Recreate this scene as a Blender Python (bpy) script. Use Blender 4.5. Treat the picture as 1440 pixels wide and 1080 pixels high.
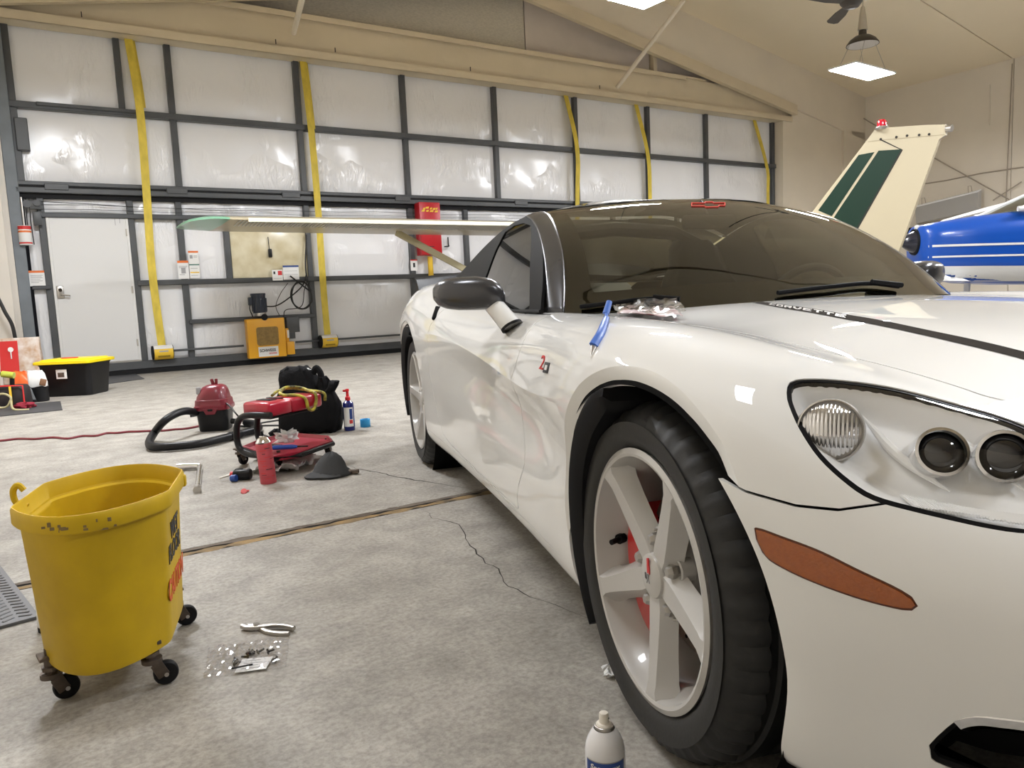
import bpy, bmesh, math, random
import numpy as np
from mathutils import Vector, Matrix
from mathutils.bvhtree import BVHTree
random.seed(7); np.random.seed(7)
for o in list(bpy.data.objects): bpy.data.objects.remove(o)
SC = bpy.context.scene
COL = SC.collection
R = math.radians
# ------------------------------------------------------------------ camera (solved from the photograph)
FPX, PITCH, ROLL, YAW, CARYAW = 1068.618, 0.1127, -0.0454, 0.5654, 0.2687
CAMZ = 0.8413
_cp, _sp = math.cos(PITCH), math.sin(PITCH)
_f = Vector((0, _cp, -_sp)); _u = Vector((0, _sp, _cp)); _r = Vector((1, 0, 0))
_c, _s = math.cos(ROLL), math.sin(ROLL)
_r, _u = _c*_r + _s*_u, -_s*_r + _c*_u
CAMLOC = Vector((0, 0, CAMZ))
cam_d = bpy.data.cameras.new('camera'); cam = bpy.data.objects.new('camera', cam_d); COL.objects.link(cam)
m = Matrix((_r, _u, -_f)).transposed().to_4x4(); m.translation = CAMLOC
cam.matrix_world = m
cam_d.sensor_fit = 'HORIZONTAL'; cam_d.sensor_width = 36.0; cam_d.lens = 36.0*FPX/1440.0
cam_d.clip_start = 0.02; cam_d.clip_end = 200
SC.camera = cam
# ------------------------------------------------------------------ world, exposure
w = bpy.data.worlds.new('world'); SC.world = w; w.use_nodes = True
w.node_tree.nodes['Background'].inputs[0].default_value = (0.03, 0.03, 0.035, 1)
w.node_tree.nodes['Background'].inputs[1].default_value = 0.3
vs = SC.view_settings
vs.view_transform = 'Standard'; vs.look = 'None'; vs.gamma = 1.0; vs.use_curve_mapping = False
vs.exposure = 0.10
LAMP_POWER = 160.0
LAMP_TINT = (.965, .985, 1.02)
# ------------------------------------------------------------------ frames of reference
WD = Vector((math.cos(YAW), math.sin(YAW), 0)); WN = Vector((-math.sin(YAW), math.cos(YAW), 0))
DW = 12.1255                                   # camera to the hangar door, along its normal
def WP(s, y, z): return WD*s + WN*(DW+y) + Vector((0, 0, z))
FWD = Vector((math.sin(CARYAW), -math.cos(CARYAW), 0)); LEFT = Vector((math.cos(CARYAW), math.sin(CARYAW), 0))
CARC = Vector((1.2456, -1.4711, CAMZ))         # the camera in the car's own axes
CARO = CAMLOC - FWD*CARC.x - LEFT*CARC.y - Vector((0, 0, CAMZ))
CARROT = math.atan2(FWD.y, FWD.x)
def ray(px, py): return _f + _r*((px-720)/FPX) - _u*((py-540)/FPX)
def on_floor(px, py, z=0.0):
    d = ray(px, py); return CAMLOC + d*((z-CAMZ)/d.z)
def on_plane(px, py, n, dist):                 # plane  p.n = dist
    d = ray(px, py); return CAMLOC + d*((dist-CAMLOC.dot(n))/d.dot(n))
def on_wall(px, py, y=0.0):                    # -> (s, z) on the plane y in front (-) of the hangar door
    p = on_plane(px, py, WN, DW+y); return p.dot(WD), p.z
# ------------------------------------------------------------------ materials
def _nodes(name):
    m = bpy.data.materials.new(name); m.use_nodes = True
    nt = m.node_tree; b = nt.nodes['Principled BSDF']; return m, nt, b
def pm(name, col, rough=0.5, metal=0.0, coat=0.0, var=0.0, vscale=6.0, bump=0.0, bscale=60.0, spec=0.5, col2=None, stretch=None, coat_rough=0.03, detail=5.0, rvar=0.0):
    m, nt, b = _nodes(name)
    b.inputs['Base Color'].default_value = (*col, 1); b.inputs['Roughness'].default_value = rough
    b.inputs['Metallic'].default_value = metal; b.inputs['Coat Weight'].default_value = coat
    b.inputs['Coat Roughness'].default_value = coat_rough; b.inputs['Specular IOR Level'].default_value = spec
    if var or bump or rvar:
        tc = nt.nodes.new('ShaderNodeTexCoord'); src = tc.outputs['Object']
        if stretch:
            mp = nt.nodes.new('ShaderNodeMapping'); mp.inputs['Scale'].default_value = stretch
            nt.links.new(src, mp.inputs[0]); src = mp.outputs[0]
    if var or rvar:
        n = nt.nodes.new('ShaderNodeTexNoise'); n.inputs['Scale'].default_value = vscale; n.inputs['Detail'].default_value = detail
        nt.links.new(src, n.inputs['Vector'])
        if var:
            r = nt.nodes.new('ShaderNodeValToRGB'); c2 = col2 or tuple(max(0, c*(1-var)) for c in col)
            r.color_ramp.elements[0].position = 0.32; r.color_ramp.elements[1].position = 0.68
            r.color_ramp.elements[0].color = (*c2, 1); r.color_ramp.elements[1].color = (*col, 1)
            nt.links.new(n.outputs['Fac'], r.inputs[0]); nt.links.new(r.outputs[0], b.inputs['Base Color'])
        if rvar:
            mr = nt.nodes.new('ShaderNodeMapRange'); mr.inputs[3].default_value = rough-rvar; mr.inputs[4].default_value = rough+rvar
            nt.links.new(n.outputs['Fac'], mr.inputs[0]); nt.links.new(mr.outputs[0], b.inputs['Roughness'])
    if bump:
        n2 = nt.nodes.new('ShaderNodeTexNoise'); n2.inputs['Scale'].default_value = bscale; n2.inputs['Detail'].default_value = 4
        nt.links.new(src, n2.inputs['Vector'])
        bp = nt.nodes.new('ShaderNodeBump'); bp.inputs['Strength'].default_value = bump; bp.inputs['Distance'].default_value = 0.01
        nt.links.new(n2.outputs['Fac'], bp.inputs['Height']); nt.links.new(bp.outputs[0], b.inputs['Normal'])
    return m
def glass_mat(name, tint, rough=0.0, ior=1.5, refl=1.0):
    m = bpy.data.materials.new(name); m.use_nodes = True; nt = m.node_tree; nt.nodes.clear()
    out = nt.nodes.new('ShaderNodeOutputMaterial'); mix = nt.nodes.new('ShaderNodeMixShader')
    tr = nt.nodes.new('ShaderNodeBsdfTransparent'); tr.inputs[0].default_value = (*tint, 1)
    gl = nt.nodes.new('ShaderNodeBsdfGlossy'); gl.inputs['Roughness'].default_value = rough; gl.inputs[0].default_value = (refl, refl, refl, 1)
    lw = nt.nodes.new('ShaderNodeLayerWeight'); lw.inputs['Blend'].default_value = 0.5          # Schlick reflectance, same from both sides
    f0 = ((ior-1)/(ior+1))**2
    pw = nt.nodes.new('ShaderNodeMath'); pw.operation = 'POWER'; pw.inputs[1].default_value = 5.0
    ma = nt.nodes.new('ShaderNodeMath'); ma.operation = 'MULTIPLY_ADD'; ma.inputs[1].default_value = 1-f0; ma.inputs[2].default_value = f0
    nt.links.new(lw.outputs['Facing'], pw.inputs[0]); nt.links.new(pw.outputs[0], ma.inputs[0]); nt.links.new(ma.outputs[0], mix.inputs[0]); nt.links.new(tr.outputs[0], mix.inputs[1]); nt.links.new(gl.outputs[0], mix.inputs[2])
    nt.links.new(mix.outputs[0], out.inputs[0]); return m
def emit_mat(name, col, strength):
    m = bpy.data.materials.new(name); m.use_nodes = True; nt = m.node_tree; nt.nodes.clear()
    out = nt.nodes.new('ShaderNodeOutputMaterial'); e = nt.nodes.new('ShaderNodeEmission')
    e.inputs[0].default_value = (*col, 1); e.inputs[1].default_value = strength
    nt.links.new(e.outputs[0], out.inputs[0]); return m
# ------------------------------------------------------------------ object helpers
def tag(o, label=None, cat=None, group=None, kind=None):
    if label: o['label'] = label
    if cat: o['category'] = cat
    if group: o['group'] = group
    if kind: o['kind'] = kind
    return o
def thing(name, label, cat, loc=(0, 0, 0), rotz=0.0, group=None, kind=None):
    o = bpy.data.objects.new(name, None); COL.objects.link(o); o.empty_display_size = 0.1
    o.location = loc; o.rotation_euler = (0, 0, rotz)
    return tag(o, label, cat, group, kind)
def place(o, parent=None, loc=None, rot=None):
    if parent is not None: o.parent = parent
    if loc is not None: o.location = loc
    if rot is not None: o.rotation_euler = rot
    return o
def link_mesh(name, me, parent=None, loc=None, rot=None):
    o = bpy.data.objects.new(name, me); COL.objects.link(o); return place(o, parent, loc, rot)
def mk(name, verts, faces, mat, parent=None, smooth=True, loc=None, rot=None, normals=None, angle=None):
    me = bpy.data.meshes.new(name); me.from_pydata([tuple(v) for v in verts], [], [tuple(f) for f in faces]); me.update()
    if mat is not None: me.materials.append(mat)
    if smooth: me.polygons.foreach_set('use_smooth', [True]*len(me.polygons))
    if angle is not None: me.set_sharp_from_angle(angle=R(angle))
    if normals is not None: me.normals_split_custom_set_from_vertices([tuple(n) for n in normals])
    return link_mesh(name, me, parent, loc, rot)
def frame_axes(d):
    d = Vector(d).normalized(); a = Vector((0, 0, 1)) if abs(d.z) < 0.9 else Vector((1, 0, 0))
    x = d.cross(a).normalized(); return x, d.cross(x).normalized()
def spline(pts, n=8, closed=False):
    P = [Vector(p) for p in pts]; out = []; N = len(P)
    for i in range(N if closed else N-1):
        if closed: a, b, c, d = P[i-1], P[i], P[(i+1) % N], P[(i+2) % N]
        else: a = P[i-1] if i else P[0]*2-P[1]; b, c = P[i], P[i+1]; d = P[i+2] if i+2 < N else P[-1]*2-P[-2]
        for k in range(n):
            t = k/n; t2, t3 = t*t, t*t*t
            out.append(((b*2) + (c-a)*t + (a*2-b*5+c*4-d)*t2 + (-a+b*3-c*3+d)*t3)*0.5)
    if not closed: out.append(P[-1])
    return out
class MB:
    def __init__(s): s.v = []; s.f = []
    def add(s, vs, fs):
        o = len(s.v); s.v += [Vector(v) for v in vs]; s.f += [tuple(i+o for i in f) for f in fs]; return s
    def box(s, c, d, bev=0.0, rot=None, seg=2):
        bm = bmesh.new(); bmesh.ops.create_cube(bm, size=1.0)
        for v in bm.verts: v.co = Vector((v.co.x*d[0], v.co.y*d[1], v.co.z*d[2]))
        if bev: bmesh.ops.bevel(bm, geom=list(bm.edges), offset=bev, segments=seg, affect='EDGES', profile=0.5)
        M = Matrix.Translation(Vector(c)) @ (rot.to_4x4() if rot is not None else Matrix())
        bm.verts.index_update(); vs = [M @ v.co for v in bm.verts]; fs = [[v.index for v in f.verts] for f in bm.faces]; bm.free()
        return s.add(vs, fs)
    def bar(s, a, b, wd, hd, up=(0, 0, 1), bev=0.0):
        a, b = Vector(a), Vector(b); d = b-a; z = d.normalized(); x = z.cross(Vector(up))
        if x.length < 1e-4: x = z.cross(Vector((1, 0, 0)))
        x.normalize(); y = x.cross(z); M = Matrix((x, y, z)).transposed()
        return s.box((a+b)/2, (wd, hd, d.length), bev, M)
    def tube(s, pts, r, n=10, cap=True, closed=False):
        P = [Vector(p) for p in pts]; N = len(P); rs = r if isinstance(r, (list, tuple)) else [r]*N
        vs, fs = [], []; x = None
        for i in range(N):
            d = (P[(i+1) % N]-P[i-1]) if closed else (P[min(i+1, N-1)]-P[max(i-1, 0)])
            if d.length < 1e-9: d = Vector((0, 0, 1))
            d.normalize()
            if x is None: x, _ = frame_axes(d)
            x = (x-d*x.dot(d)); 
            if x.length < 1e-6: x, _ = frame_axes(d)
            x.normalize(); y = d.cross(x)
            vs += [P[i]+(x*math.cos(2*math.pi*k/n)+y*math.sin(2*math.pi*k/n))*rs[i] for k in range(n)]
        for i in range(N if closed else N-1):
            j = (i+1) % N
            fs += [(i*n+k, i*n+(k+1) % n, j*n+(k+1) % n, j*n+k) for k in range(n)]
        if cap and not closed: fs += [tuple(range(n-1, -1, -1)), tuple((N-1)*n+k for k in range(n))]
        return s.add(vs, fs)
    def lathe(s, prof, n=32, axis='Z', c=(0, 0, 0), a0=0.0, a1=None, cap=False):
        full = a1 is None; a1 = 2*math.pi if full else a1; m = n if full else n+1; vs, fs = [], []; c = Vector(c)
        for i in range(m):
            a = a0+(a1-a0)*i/n; ca, sa = math.cos(a), math.sin(a)
            for r, h in prof:
                p = {'Z': (r*ca, r*sa, h), 'Y': (r*ca, h, r*sa), 'X': (h, r*ca, r*sa)}[axis]
                vs.append(c+Vector(p))
        k = len(prof)
        for i in range(n):
            j = (i+1) % m
            for q in range(k-1):
                fs.append((i*k+q, j*k+q, j*k+q+1, i*k+q+1) if axis != 'Y' else (i*k+q, i*k+q+1, j*k+q+1, j*k+q))
        if cap: fs += [tuple(i*k for i in range(m-1, -1, -1)), tuple(i*k+k-1 for i in range(m))]
        return s.add(vs, fs)
    def cyl(s, a, b, r, n=16, r2=None):
        a, b = Vector(a), Vector(b); x, y = frame_axes(b-a); r2 = r if r2 is None else r2
        vs = [a+(x*math.cos(2*math.pi*k/n)+y*math.sin(2*math.pi*k/n))*r for k in range(n)] + [b+(x*math.cos(2*math.pi*k/n)+y*math.sin(2*math.pi*k/n))*r2 for k in range(n)]
        fs = [(k, (k+1) % n, n+(k+1) % n, n+k) for k in range(n)] + [tuple(range(n-1, -1, -1)), tuple(range(n, 2*n))]
        return s.add(vs, fs)
    def prism(s, poly, a, b, axis='Y'):
        N = len(poly); f = {'Y': lambda p, h: (p[0], h, p[1]), 'Z': lambda p, h: (p[0], p[1], h), 'X': lambda p, h: (h, p[0], p[1])}[axis]
        return s.add([f(p, a) for p in poly]+[f(p, b) for p in poly], [tuple(range(N)), tuple(range(2*N-1, N-1, -1))]+[(i, i+N, (i+1) % N+N, (i+1) % N) for i in range(N)])
    def loft(s, rings, cap=True, closed=True):
        n = len(rings[0]); vs = [p for r in rings for p in r]; fs = []
        for i in range(len(rings)-1):
            for k in range(n if closed else n-1): fs.append((i*n+k, i*n+(k+1) % n, (i+1)*n+(k+1) % n, (i+1)*n+k))
        if cap and closed: fs += [tuple(range(n-1, -1, -1)), tuple((len(rings)-1)*n+k for k in range(n))]
        return s.add(vs, fs)
    def build(s, name, mat, parent=None, smooth=True, angle=35, loc=None, rot=None):
        bm = bmesh.new(); vv = [bm.verts.new(v) for v in s.v]
        for f in s.f:
            try: bm.faces.new([vv[i] for i in f])
            except ValueError: pass
        bmesh.ops.recalc_face_normals(bm, faces=bm.faces)
        me = bpy.data.meshes.new(name); bm.to_mesh(me); bm.free()
        if mat is not None: me.materials.append(mat)
        if smooth:
            me.polygons.foreach_set('use_smooth', [True]*len(me.polygons)); me.set_sharp_from_angle(angle=R(angle))
        return link_mesh(name, me, parent, loc, rot)
def rrect(w, h, r, n=5, cx=0, cy=0):
    out = []
    for sx, sy, a in ((1, 1, 0), (-1, 1, 90), (-1, -1, 180), (1, -1, 270)):
        for k in range(n+1):
            t = R(a+90*k/n); out.append((cx+sx*(w/2-r)+r*math.cos(t), cy+sy*(h/2-r)+r*math.sin(t)))
    return out
def text(name, body, size, mat, parent=None, M=None, ext=0.0006, shear=0.0, sx=1.0, align='CENTER', space=1.0, offset=0.0, bend=None):
    c = bpy.data.curves.new(name, 'FONT'); c.body = body; c.size = size; c.extrude = ext; c.shear = shear; c.align_x = align; c.align_y = 'CENTER'; c.space_character = space; c.offset = offset; c.resolution_u = 3
    t = bpy.data.objects.new(name, c); COL.objects.link(t); bpy.context.view_layer.update()
    me = bpy.data.meshes.new_from_object(t.evaluated_get(bpy.context.evaluated_depsgraph_get())); bpy.data.objects.remove(t); bpy.data.curves.remove(c)
    for v in me.vertices:
        v.co.x *= sx
        if bend: a = v.co.x/bend; r = bend+v.co.z; v.co = Vector((r*math.sin(a), v.co.y, r*math.cos(a)-bend))
    me.materials.clear(); me.materials.append(mat); me.name = name
    o = link_mesh(name, me, parent)
    if M is not None: o.matrix_local = M
    return o
def basis(x, y, loc):                            # matrix whose local X/Y run along x / y
    x = Vector(x).normalized(); z = x.cross(Vector(y)).normalized(); y = z.cross(x)
    M = Matrix((x, y, z)).transposed().to_4x4(); M.translation = Vector(loc); return M
def copy_tree(o, parent=None):
    c = o.copy(); COL.objects.link(c)
    if parent is not None: c.parent = parent
    for ch in [x for x in bpy.data.objects if x.parent == o]: copy_tree(ch, c)
    return c
# ------------------------------------------------------------------ shared materials
def concrete():
    m, nt, b = _nodes('concrete'); N = nt.nodes.new; L = nt.links.new
    tc = N('ShaderNodeTexCoord')
    def noise(sc, det, rough=0.6):
        n = N('ShaderNodeTexNoise'); n.inputs['Scale'].default_value = sc; n.inputs['Detail'].default_value = det; n.inputs['Roughness'].default_value = rough
        L(tc.outputs['Object'], n.inputs['Vector']); return n.outputs['Fac']
    def ramp(src, p0, c0, p1, c1):
        r = N('ShaderNodeValToRGB'); e = r.color_ramp.elements; e[0].position = p0; e[1].position = p1; e[0].color = (*c0, 1); e[1].color = (*c1, 1); L(src, r.inputs[0]); return r.outputs[0]
    def mul(a, bb, f=1.0):
        x = N('ShaderNodeMix'); x.data_type = 'RGBA'; x.blend_type = 'MULTIPLY'; x.inputs[0].default_value = f; L(a, x.inputs[6]); L(bb, x.inputs[7]); return x.outputs[2]
    c = ramp(noise(0.9, 6, 0.65), .30, (.335, .315, .283), .70, (.415, .392, .357))
    c = mul(c, ramp(noise(5.5, 8, 0.7), .36, (.72, .71, .70), .64, (1.10, 1.10, 1.09)))
    c = mul(c, ramp(noise(70, 4, 0.7), .32, (.70, .69, .67), .62, (1.10, 1.10, 1.10)))
    c = mul(c, ramp(noise(2.3, 3, 0.5), .30, (.80, .79, .78), .42, (1, 1, 1)), 0.8)
    L(c, b.inputs['Base Color'])
    rr = N('ShaderNodeMapRange'); rr.inputs[3].default_value = .42; rr.inputs[4].default_value = .75; L(noise(3, 5), rr.inputs[0]); L(rr.outputs[0], b.inputs['Roughness'])
    bp = N('ShaderNodeBump'); bp.inputs['Strength'].default_value = .22; bp.inputs['Distance'].default_value = .004; L(noise(45, 8, .7), bp.inputs['Height']); L(bp.outputs[0], b.inputs['Normal'])
    return m
def vinyl():
    m, nt, b = _nodes('insulation vinyl'); N = nt.nodes.new; L = nt.links.new
    b.inputs['Base Color'].default_value = (.86, .86, .875, 1); b.inputs['Roughness'].default_value = .19; b.inputs['Specular IOR Level'].default_value = .6
    tc = N('ShaderNodeTexCoord'); mp = N('ShaderNodeMapping'); mp.inputs['Scale'].default_value = (7, 7, 2.0); mp.inputs['Rotation'].default_value = (0, .18, 0)
    L(tc.outputs['Object'], mp.inputs[0])
    n = N('ShaderNodeTexNoise'); n.inputs['Scale'].default_value = 2.2; n.inputs['Detail'].default_value = 3; n.inputs['Distortion'].default_value = 1.2; L(mp.outputs[0], n.inputs['Vector'])
    msk = N('ShaderNodeTexNoise'); msk.inputs['Scale'].default_value = 1.3; L(tc.outputs['Object'], msk.inputs['Vector'])
    mr = N('ShaderNodeMapRange'); mr.inputs[1].default_value = .48; mr.inputs[2].default_value = .66; L(msk.outputs['Fac'], mr.inputs[0])
    mul = N('ShaderNodeMath'); mul.operation = 'MULTIPLY'; L(n.outputs['Fac'], mul.inputs[0]); L(mr.outputs[0], mul.inputs[1])
    bp = N('ShaderNodeBump'); bp.inputs['Strength'].default_value = .5; bp.inputs['Distance'].default_value = .07; L(mul.outputs[0], bp.inputs['Height']); L(bp.outputs[0], b.inputs['Normal'])
    return m
M_conc = concrete(); M_vinyl = vinyl()
M_beige = pm('beige paint', (.78, .70, .57), .55, var=.06, vscale=1.2, bump=.05, bscale=40)
M_ceil = pm('ceiling paint', (.85, .74, .55), .6, var=.05, vscale=.6)
M_rwall = pm('cream wall paint', (.80, .73, .62), .6, var=.06, vscale=.8, bump=.04, bscale=20)
M_beam = pm('painted steel beam', (.70, .60, .43), .45, var=.08, vscale=1.5)
M_gabA = pm('grey beige board', (.60, .55, .45), .8, var=.22, vscale=22, stretch=(1, 1, 5))
M_gabB = pm('mauve board', (.60, .53, .46), .7, var=.06, vscale=3)
M_steel = pm('grey painted steel', (.085, .09, .095), .42, var=.25, vscale=3, rvar=.08)
M_steel2 = pm('blue grey steel channel', (.20, .225, .25), .5, var=.2, vscale=4)
M_black = pm('black rubber', (.009, .009, .010), .6, spec=.2)
M_blackpl = pm('black plastic', (.010, .010, .011), .4, bump=.03, bscale=150, spec=.25)
M_dark = pm('dark joint', (.03, .026, .022), .9)
M_filler = pm('yellowed joint filler', (.36, .235, .095), .85, var=.75, vscale=9, bump=.4, bscale=60, col2=(.10, .075, .045))
M_white = pm('white paint', (.78, .78, .77), .4, var=.03, vscale=2)
M_doorw = pm('white door paint', (.74, .74, .735), .32)
M_strap = pm('yellow webbing', (.78, .60, .075), .6, var=.25, vscale=14, bump=.25, bscale=180, stretch=(1, 1, .4))
M_paperw = pm('white paper', (.80, .80, .79), .6)
M_orange = pm('orange print', (.75, .17, .03), .5)
M_redpr = pm('red print', (.62, .03, .03), .5)
M_blackpr = pm('black print', (.02, .02, .022), .5)
M_greypr = pm('grey print', (.35, .35, .36), .5)
M_bluepr = pm('blue print', (.02, .06, .27), .4)
M_yelpr = pm('yellow print', (.85, .55, .04), .5)
M_chrome = pm('chrome', (.72, .72, .73), .08, metal=1)
M_zinc = pm('zinc steel', (.52, .50, .47), .34, metal=1, rvar=.1, vscale=30)
M_wire = pm('black cable', (.015, .015, .016), .5)
# ------------------------------------------------------------------ hangar lamps (give the room its light)
S_L, S_R, N_B, RIDGE = -1.6, 18.43, -16.0, 7.9
def ceil_z(s): return 5.46+0.172*(S_R-s) if s > RIDGE else 5.46+0.172*(S_R-RIDGE)-0.172*(RIDGE-s)
M_lamp = emit_mat('lamp panel', LAMP_TINT, LAMP_POWER)
M_shade = pm('dark enamel', (.055, .045, .035), .45, var=.3, vscale=8)
M_shadein = pm('white enamel', (.75, .72, .68), .35)
LAMPZ = 4.1
def lamp_make(label, s, n, group, power=1.0):
    p = WD*s+WN*n; cz = ceil_z(s)-LAMPZ
    t = thing('hanging_lamp', label, 'lamp', (p.x, p.y, LAMPZ), YAW+.07, group)
    MB().box((0, 0, .012), (1.17, .47, .024), .004).build('panel_frame', M_white, t)
    MB().box((0, 0, -.004), (1.13, .43, .008)).build('light_panel', M_lamp if power == 1 else emit_mat('lamp panel dimmed', LAMP_TINT, LAMP_POWER*power), t)
    MB().lathe([(.02, .62), (.055, .62), (.06, .55), (.12, .53), (.19, .48), (.235, .42), (.24, .40)], 28).build('reflector', M_shade, t)
    MB().lathe([(.01, .515), (.115, .515), (.18, .47), (.23, .40)], 28).build('reflector_lining', M_shadein, t)
    MB().lathe([(.012, .98), (.03, .96), (.05, .84), (.06, .74), (.075, .62), (.012, .61)], 14).build('lamp_cap', M_zinc, t)
    mb = MB().cyl((0, 0, .97), (0, 0, cz), .009, 8); mb.build('stem', M_zinc, t)
    for sx in (-1, 1):
        for sy in (-1, 1): MB().tube([(sx*.40, sy*.17, .02), (sx*.16, sy*.12, .41)], .004, 5).build('hanger_wire', M_zinc, t)
    return t
lamp_make('flat white light panel hung on wires under an old round reflector, right of the rafters', 11.40, 7.35, 'hanging light panels')
lamp_make('flat white light panel cut off by the top edge of the photo', 5.85, 6.62, 'hanging light panels')
for s_, n_, pw_, lb_ in ((.6, 7.1, 1, 'hanging light panel at the left of the row, beyond the top left corner'), (15.6, 3.2, 1, 'unseen light panel added to brighten the right wall'), (5.4, 1.6, .9, 'hanging light panel over the far side of the car, outside the photo'), (10.6, 1.4, 1, 'hanging light panel over the blue airplane side, outside the photo'), (.15, 2.3, .22, 'unseen weak light panel added to fill the floor left of the car'), (2.6, -2.6, .48, 'dimmed hanging light panel behind the camera, outside the photo')):  # right wall panel and weak panel left of the car: added fill
    lamp_make(lb_, s_, n_, 'hanging light panels', pw_)
# ceiling fan
p = on_plane(1197, 4, Vector((0, 1, 0)), 9.0)
fan = thing('ceiling_fan', 'dark brown ceiling fan at the top edge right of the sloped ceiling', 'fan', (p.x, p.y, p.z), 0.5)
MB().lathe([(.0, .16), (.09, .15), (.13, .06), (.12, .0), (.08, -.05), (.0, -.06)], 20).build('motor_housing', M_shade, fan)
for k in range(3):
    a = R(-62+120*k); M3 = Matrix.Rotation(a, 3, 'Z')
    prof = [(.14, -.04), (.34, -.07), (.60, -.075), (.64, -.04), (.64, .03), (.60, .06), (.34, .055), (.14, .03)]
    b_ = MB().prism(prof, -.006, .006, 'Z'); b_.v = [M3 @ (Matrix.Rotation(R(12), 3, 'X') @ v) for v in b_.v]; b_.build('blade', M_shade, fan)
MB().cyl((0, 0, .15), (0, 0, ceil_z(p.dot(WD))-p.z), .014, 8).build('down_rod', M_shade, fan)
# ------------------------------------------------------------------ floor: slabs between saw cut joints
fl = thing('floor', 'grey concrete hangar floor with joints and cracks', None, kind='structure')
JN = [N_B, -1.45, 2.835, 7.10, 10.9, 13.2]
gaps = {1: .008, 2: .085, 3: .006, 4: .006}
for i in range(len(JN)-1):
    a = JN[i]+gaps.get(i, 0)/2; b = JN[i+1]-gaps.get(i+1, 0)/2
    MB().box(((S_L+S_R)/2, (a+b)/2, -.05), (S_R-S_L+.4, b-a, .1), .002, seg=1).build('slab', M_conc, fl, rot=(0, 0, YAW), smooth=False)
pts = []
rz = random.Random(3)
def strip_on_floor(name, pts, w, mat, parent, z=.0006, jit=0.0, seed=1, taper=True):
    rr = random.Random(seed); P = [Vector((p[0], p[1], 0)) for p in pts]; Q = []
    for i in range(len(P)-1):
        d = P[i+1]-P[i]; n = max(2, int(d.length/.035)); nn = Vector((-d.y, d.x, 0)).normalized()
        for k in range(n): Q.append(P[i]+d*(k/n)+nn*rr.uniform(-jit, jit))
    Q.append(P[-1]); vs, fs = [], []
    for i, q in enumerate(Q):
        d = (Q[min(i+1, len(Q)-1)]-Q[max(i-1, 0)]).normalized(); n = Vector((-d.y, d.x, 0)); ww = w*rr.uniform(.35, 1.15)*(min(1, 4*min(i, len(Q)-1-i)/len(Q)+.15) if taper else 1)
        vs += [q+n*ww/2+Vector((0, 0, z)), q-n*ww/2+Vector((0, 0, z))]
    fs = [(2*i, 2*i+1, 2*i+3, 2*i+2) for i in range(len(Q)-1)]
    return mk(name, vs, fs, mat, parent, smooth=False)
def JP(n, s0, s1): return [(WD*s+WN*n) for s in np.linspace(s0, s1, 2)]
strip_on_floor('joint_filler', JP(2.812, S_L, S_R), .050, M_filler, fl, z=.0003, jit=.003, seed=4, taper=False)
strip_on_floor('joint_dirt', JP(2.858, S_L, S_R), .042, pm('dark joint dirt', (.085, .062, .045), .9, var=.6, vscale=12, col2=(.18, .15, .12)), fl, z=.0006, jit=.004, seed=9, taper=False)
for n_ in (-1.45, 7.10, 10.9): MB().box(((S_L+S_R)/2, n_, -.02), (S_R-S_L, .02, .02)).build('joint_seal', M_dark, fl, rot=(0, 0, YAW), smooth=False)
MB().box(((S_L+S_R)/2, 2.835, -.0125), (S_R-S_L, .12, .02)).build('joint_seal', M_dark, fl, rot=(0, 0, YAW), smooth=False)
strip_on_floor('crack', [on_floor(*q) for q in ((488, 654), (500, 659), (530, 664), (560, 671), (600, 678), (630, 682), (660, 687))], .008, M_dark, fl, jit=.006, seed=11)
strip_on_floor('crack', [on_floor(*q) for q in ((592, 716), (604, 722), (608, 728), (622, 731), (645, 738), (652, 748), (658, 762), (672, 779), (684, 792), (702, 800), (705, 812), (716, 824), (735, 834), (760, 845), (800, 858), (832, 872))], .0048, M_dark, fl, jit=.005, seed=12)
# ------------------------------------------------------------------ walls and ceiling
def wall_obj(name): return thing(name, None, None, kind='structure')
wr = wall_obj('wall_right')
def on_rw(px, py): p = on_plane(px, py, WD, S_R); return p.dot(WN), p.z
seam_n = on_rw(1424, 160)[0]
edges = [N_B, seam_n-9.6, seam_n-4.8, seam_n, DW+.6]
for i in range(4):
    a, b = edges[i]+.006, edges[i+1]-.006
    MB().box((S_R+.05, (a+b)/2, 3.0), (.10, b-a, 6.0), .004, seg=1).build('wall_panel', M_rwall, wr, rot=(0, 0, YAW), smooth=False)
MB().box((S_R+.13, (N_B+DW)/2, 3.0), (.04, DW-N_B+1, 6.0)).build('backing', M_dark, wr, rot=(0, 0, YAW), smooth=False)
def rw3(px, py, off=.03): n, z = on_rw(px, py); return WD*(S_R-off)+WN*n+Vector((0, 0, z))
def pipe(name, pxs, r, mat, label, cat, group=None, off=.03):
    t = MB().tube([rw3(*q, off) for q in pxs], r, 8).build(name, mat); tag(t, label, cat, group); return t
M_cond = pm('painted conduit', (.40, .34, .27), .5)
pipe('brace_rod', [(1212, 164), (1225, 172), (1425, 283)], .014, M_cond, 'long brace rod running down to the right behind the airplane tail', 'brace', off=.06)
pipe('brace_rod', [(1440, 256), (1400, 282)], .014, M_cond, 'short brace rod rising to the right edge of the photo', 'brace', off=.11)
pipe('conduit', [(1296, 259), (1330, 254), (1380, 244), (1420, 238), (1440, 235)], .014, M_cond, 'thin conduit running across the right wall above the grey light trough', 'conduit', off=.02)
pipe('conduit', [(1425, 90), (1418, 240), (1416, 290)], .012, M_cond, 'upright thin conduit by the wall seam at right', 'conduit', off=.05)
pipe('conduit', [(1393, 119), (1392, 176)], .009, M_rwall, 'short upright conduit painted wall colour at right', 'conduit', off=.02)
wl_ = MB().box((S_L-.06, (N_B+DW)/2, 4), (.12, DW-N_B+1, 8.2)).build('wall_left', M_rwall, rot=(0, 0, YAW), smooth=False); tag(wl_, kind='structure')
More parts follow.
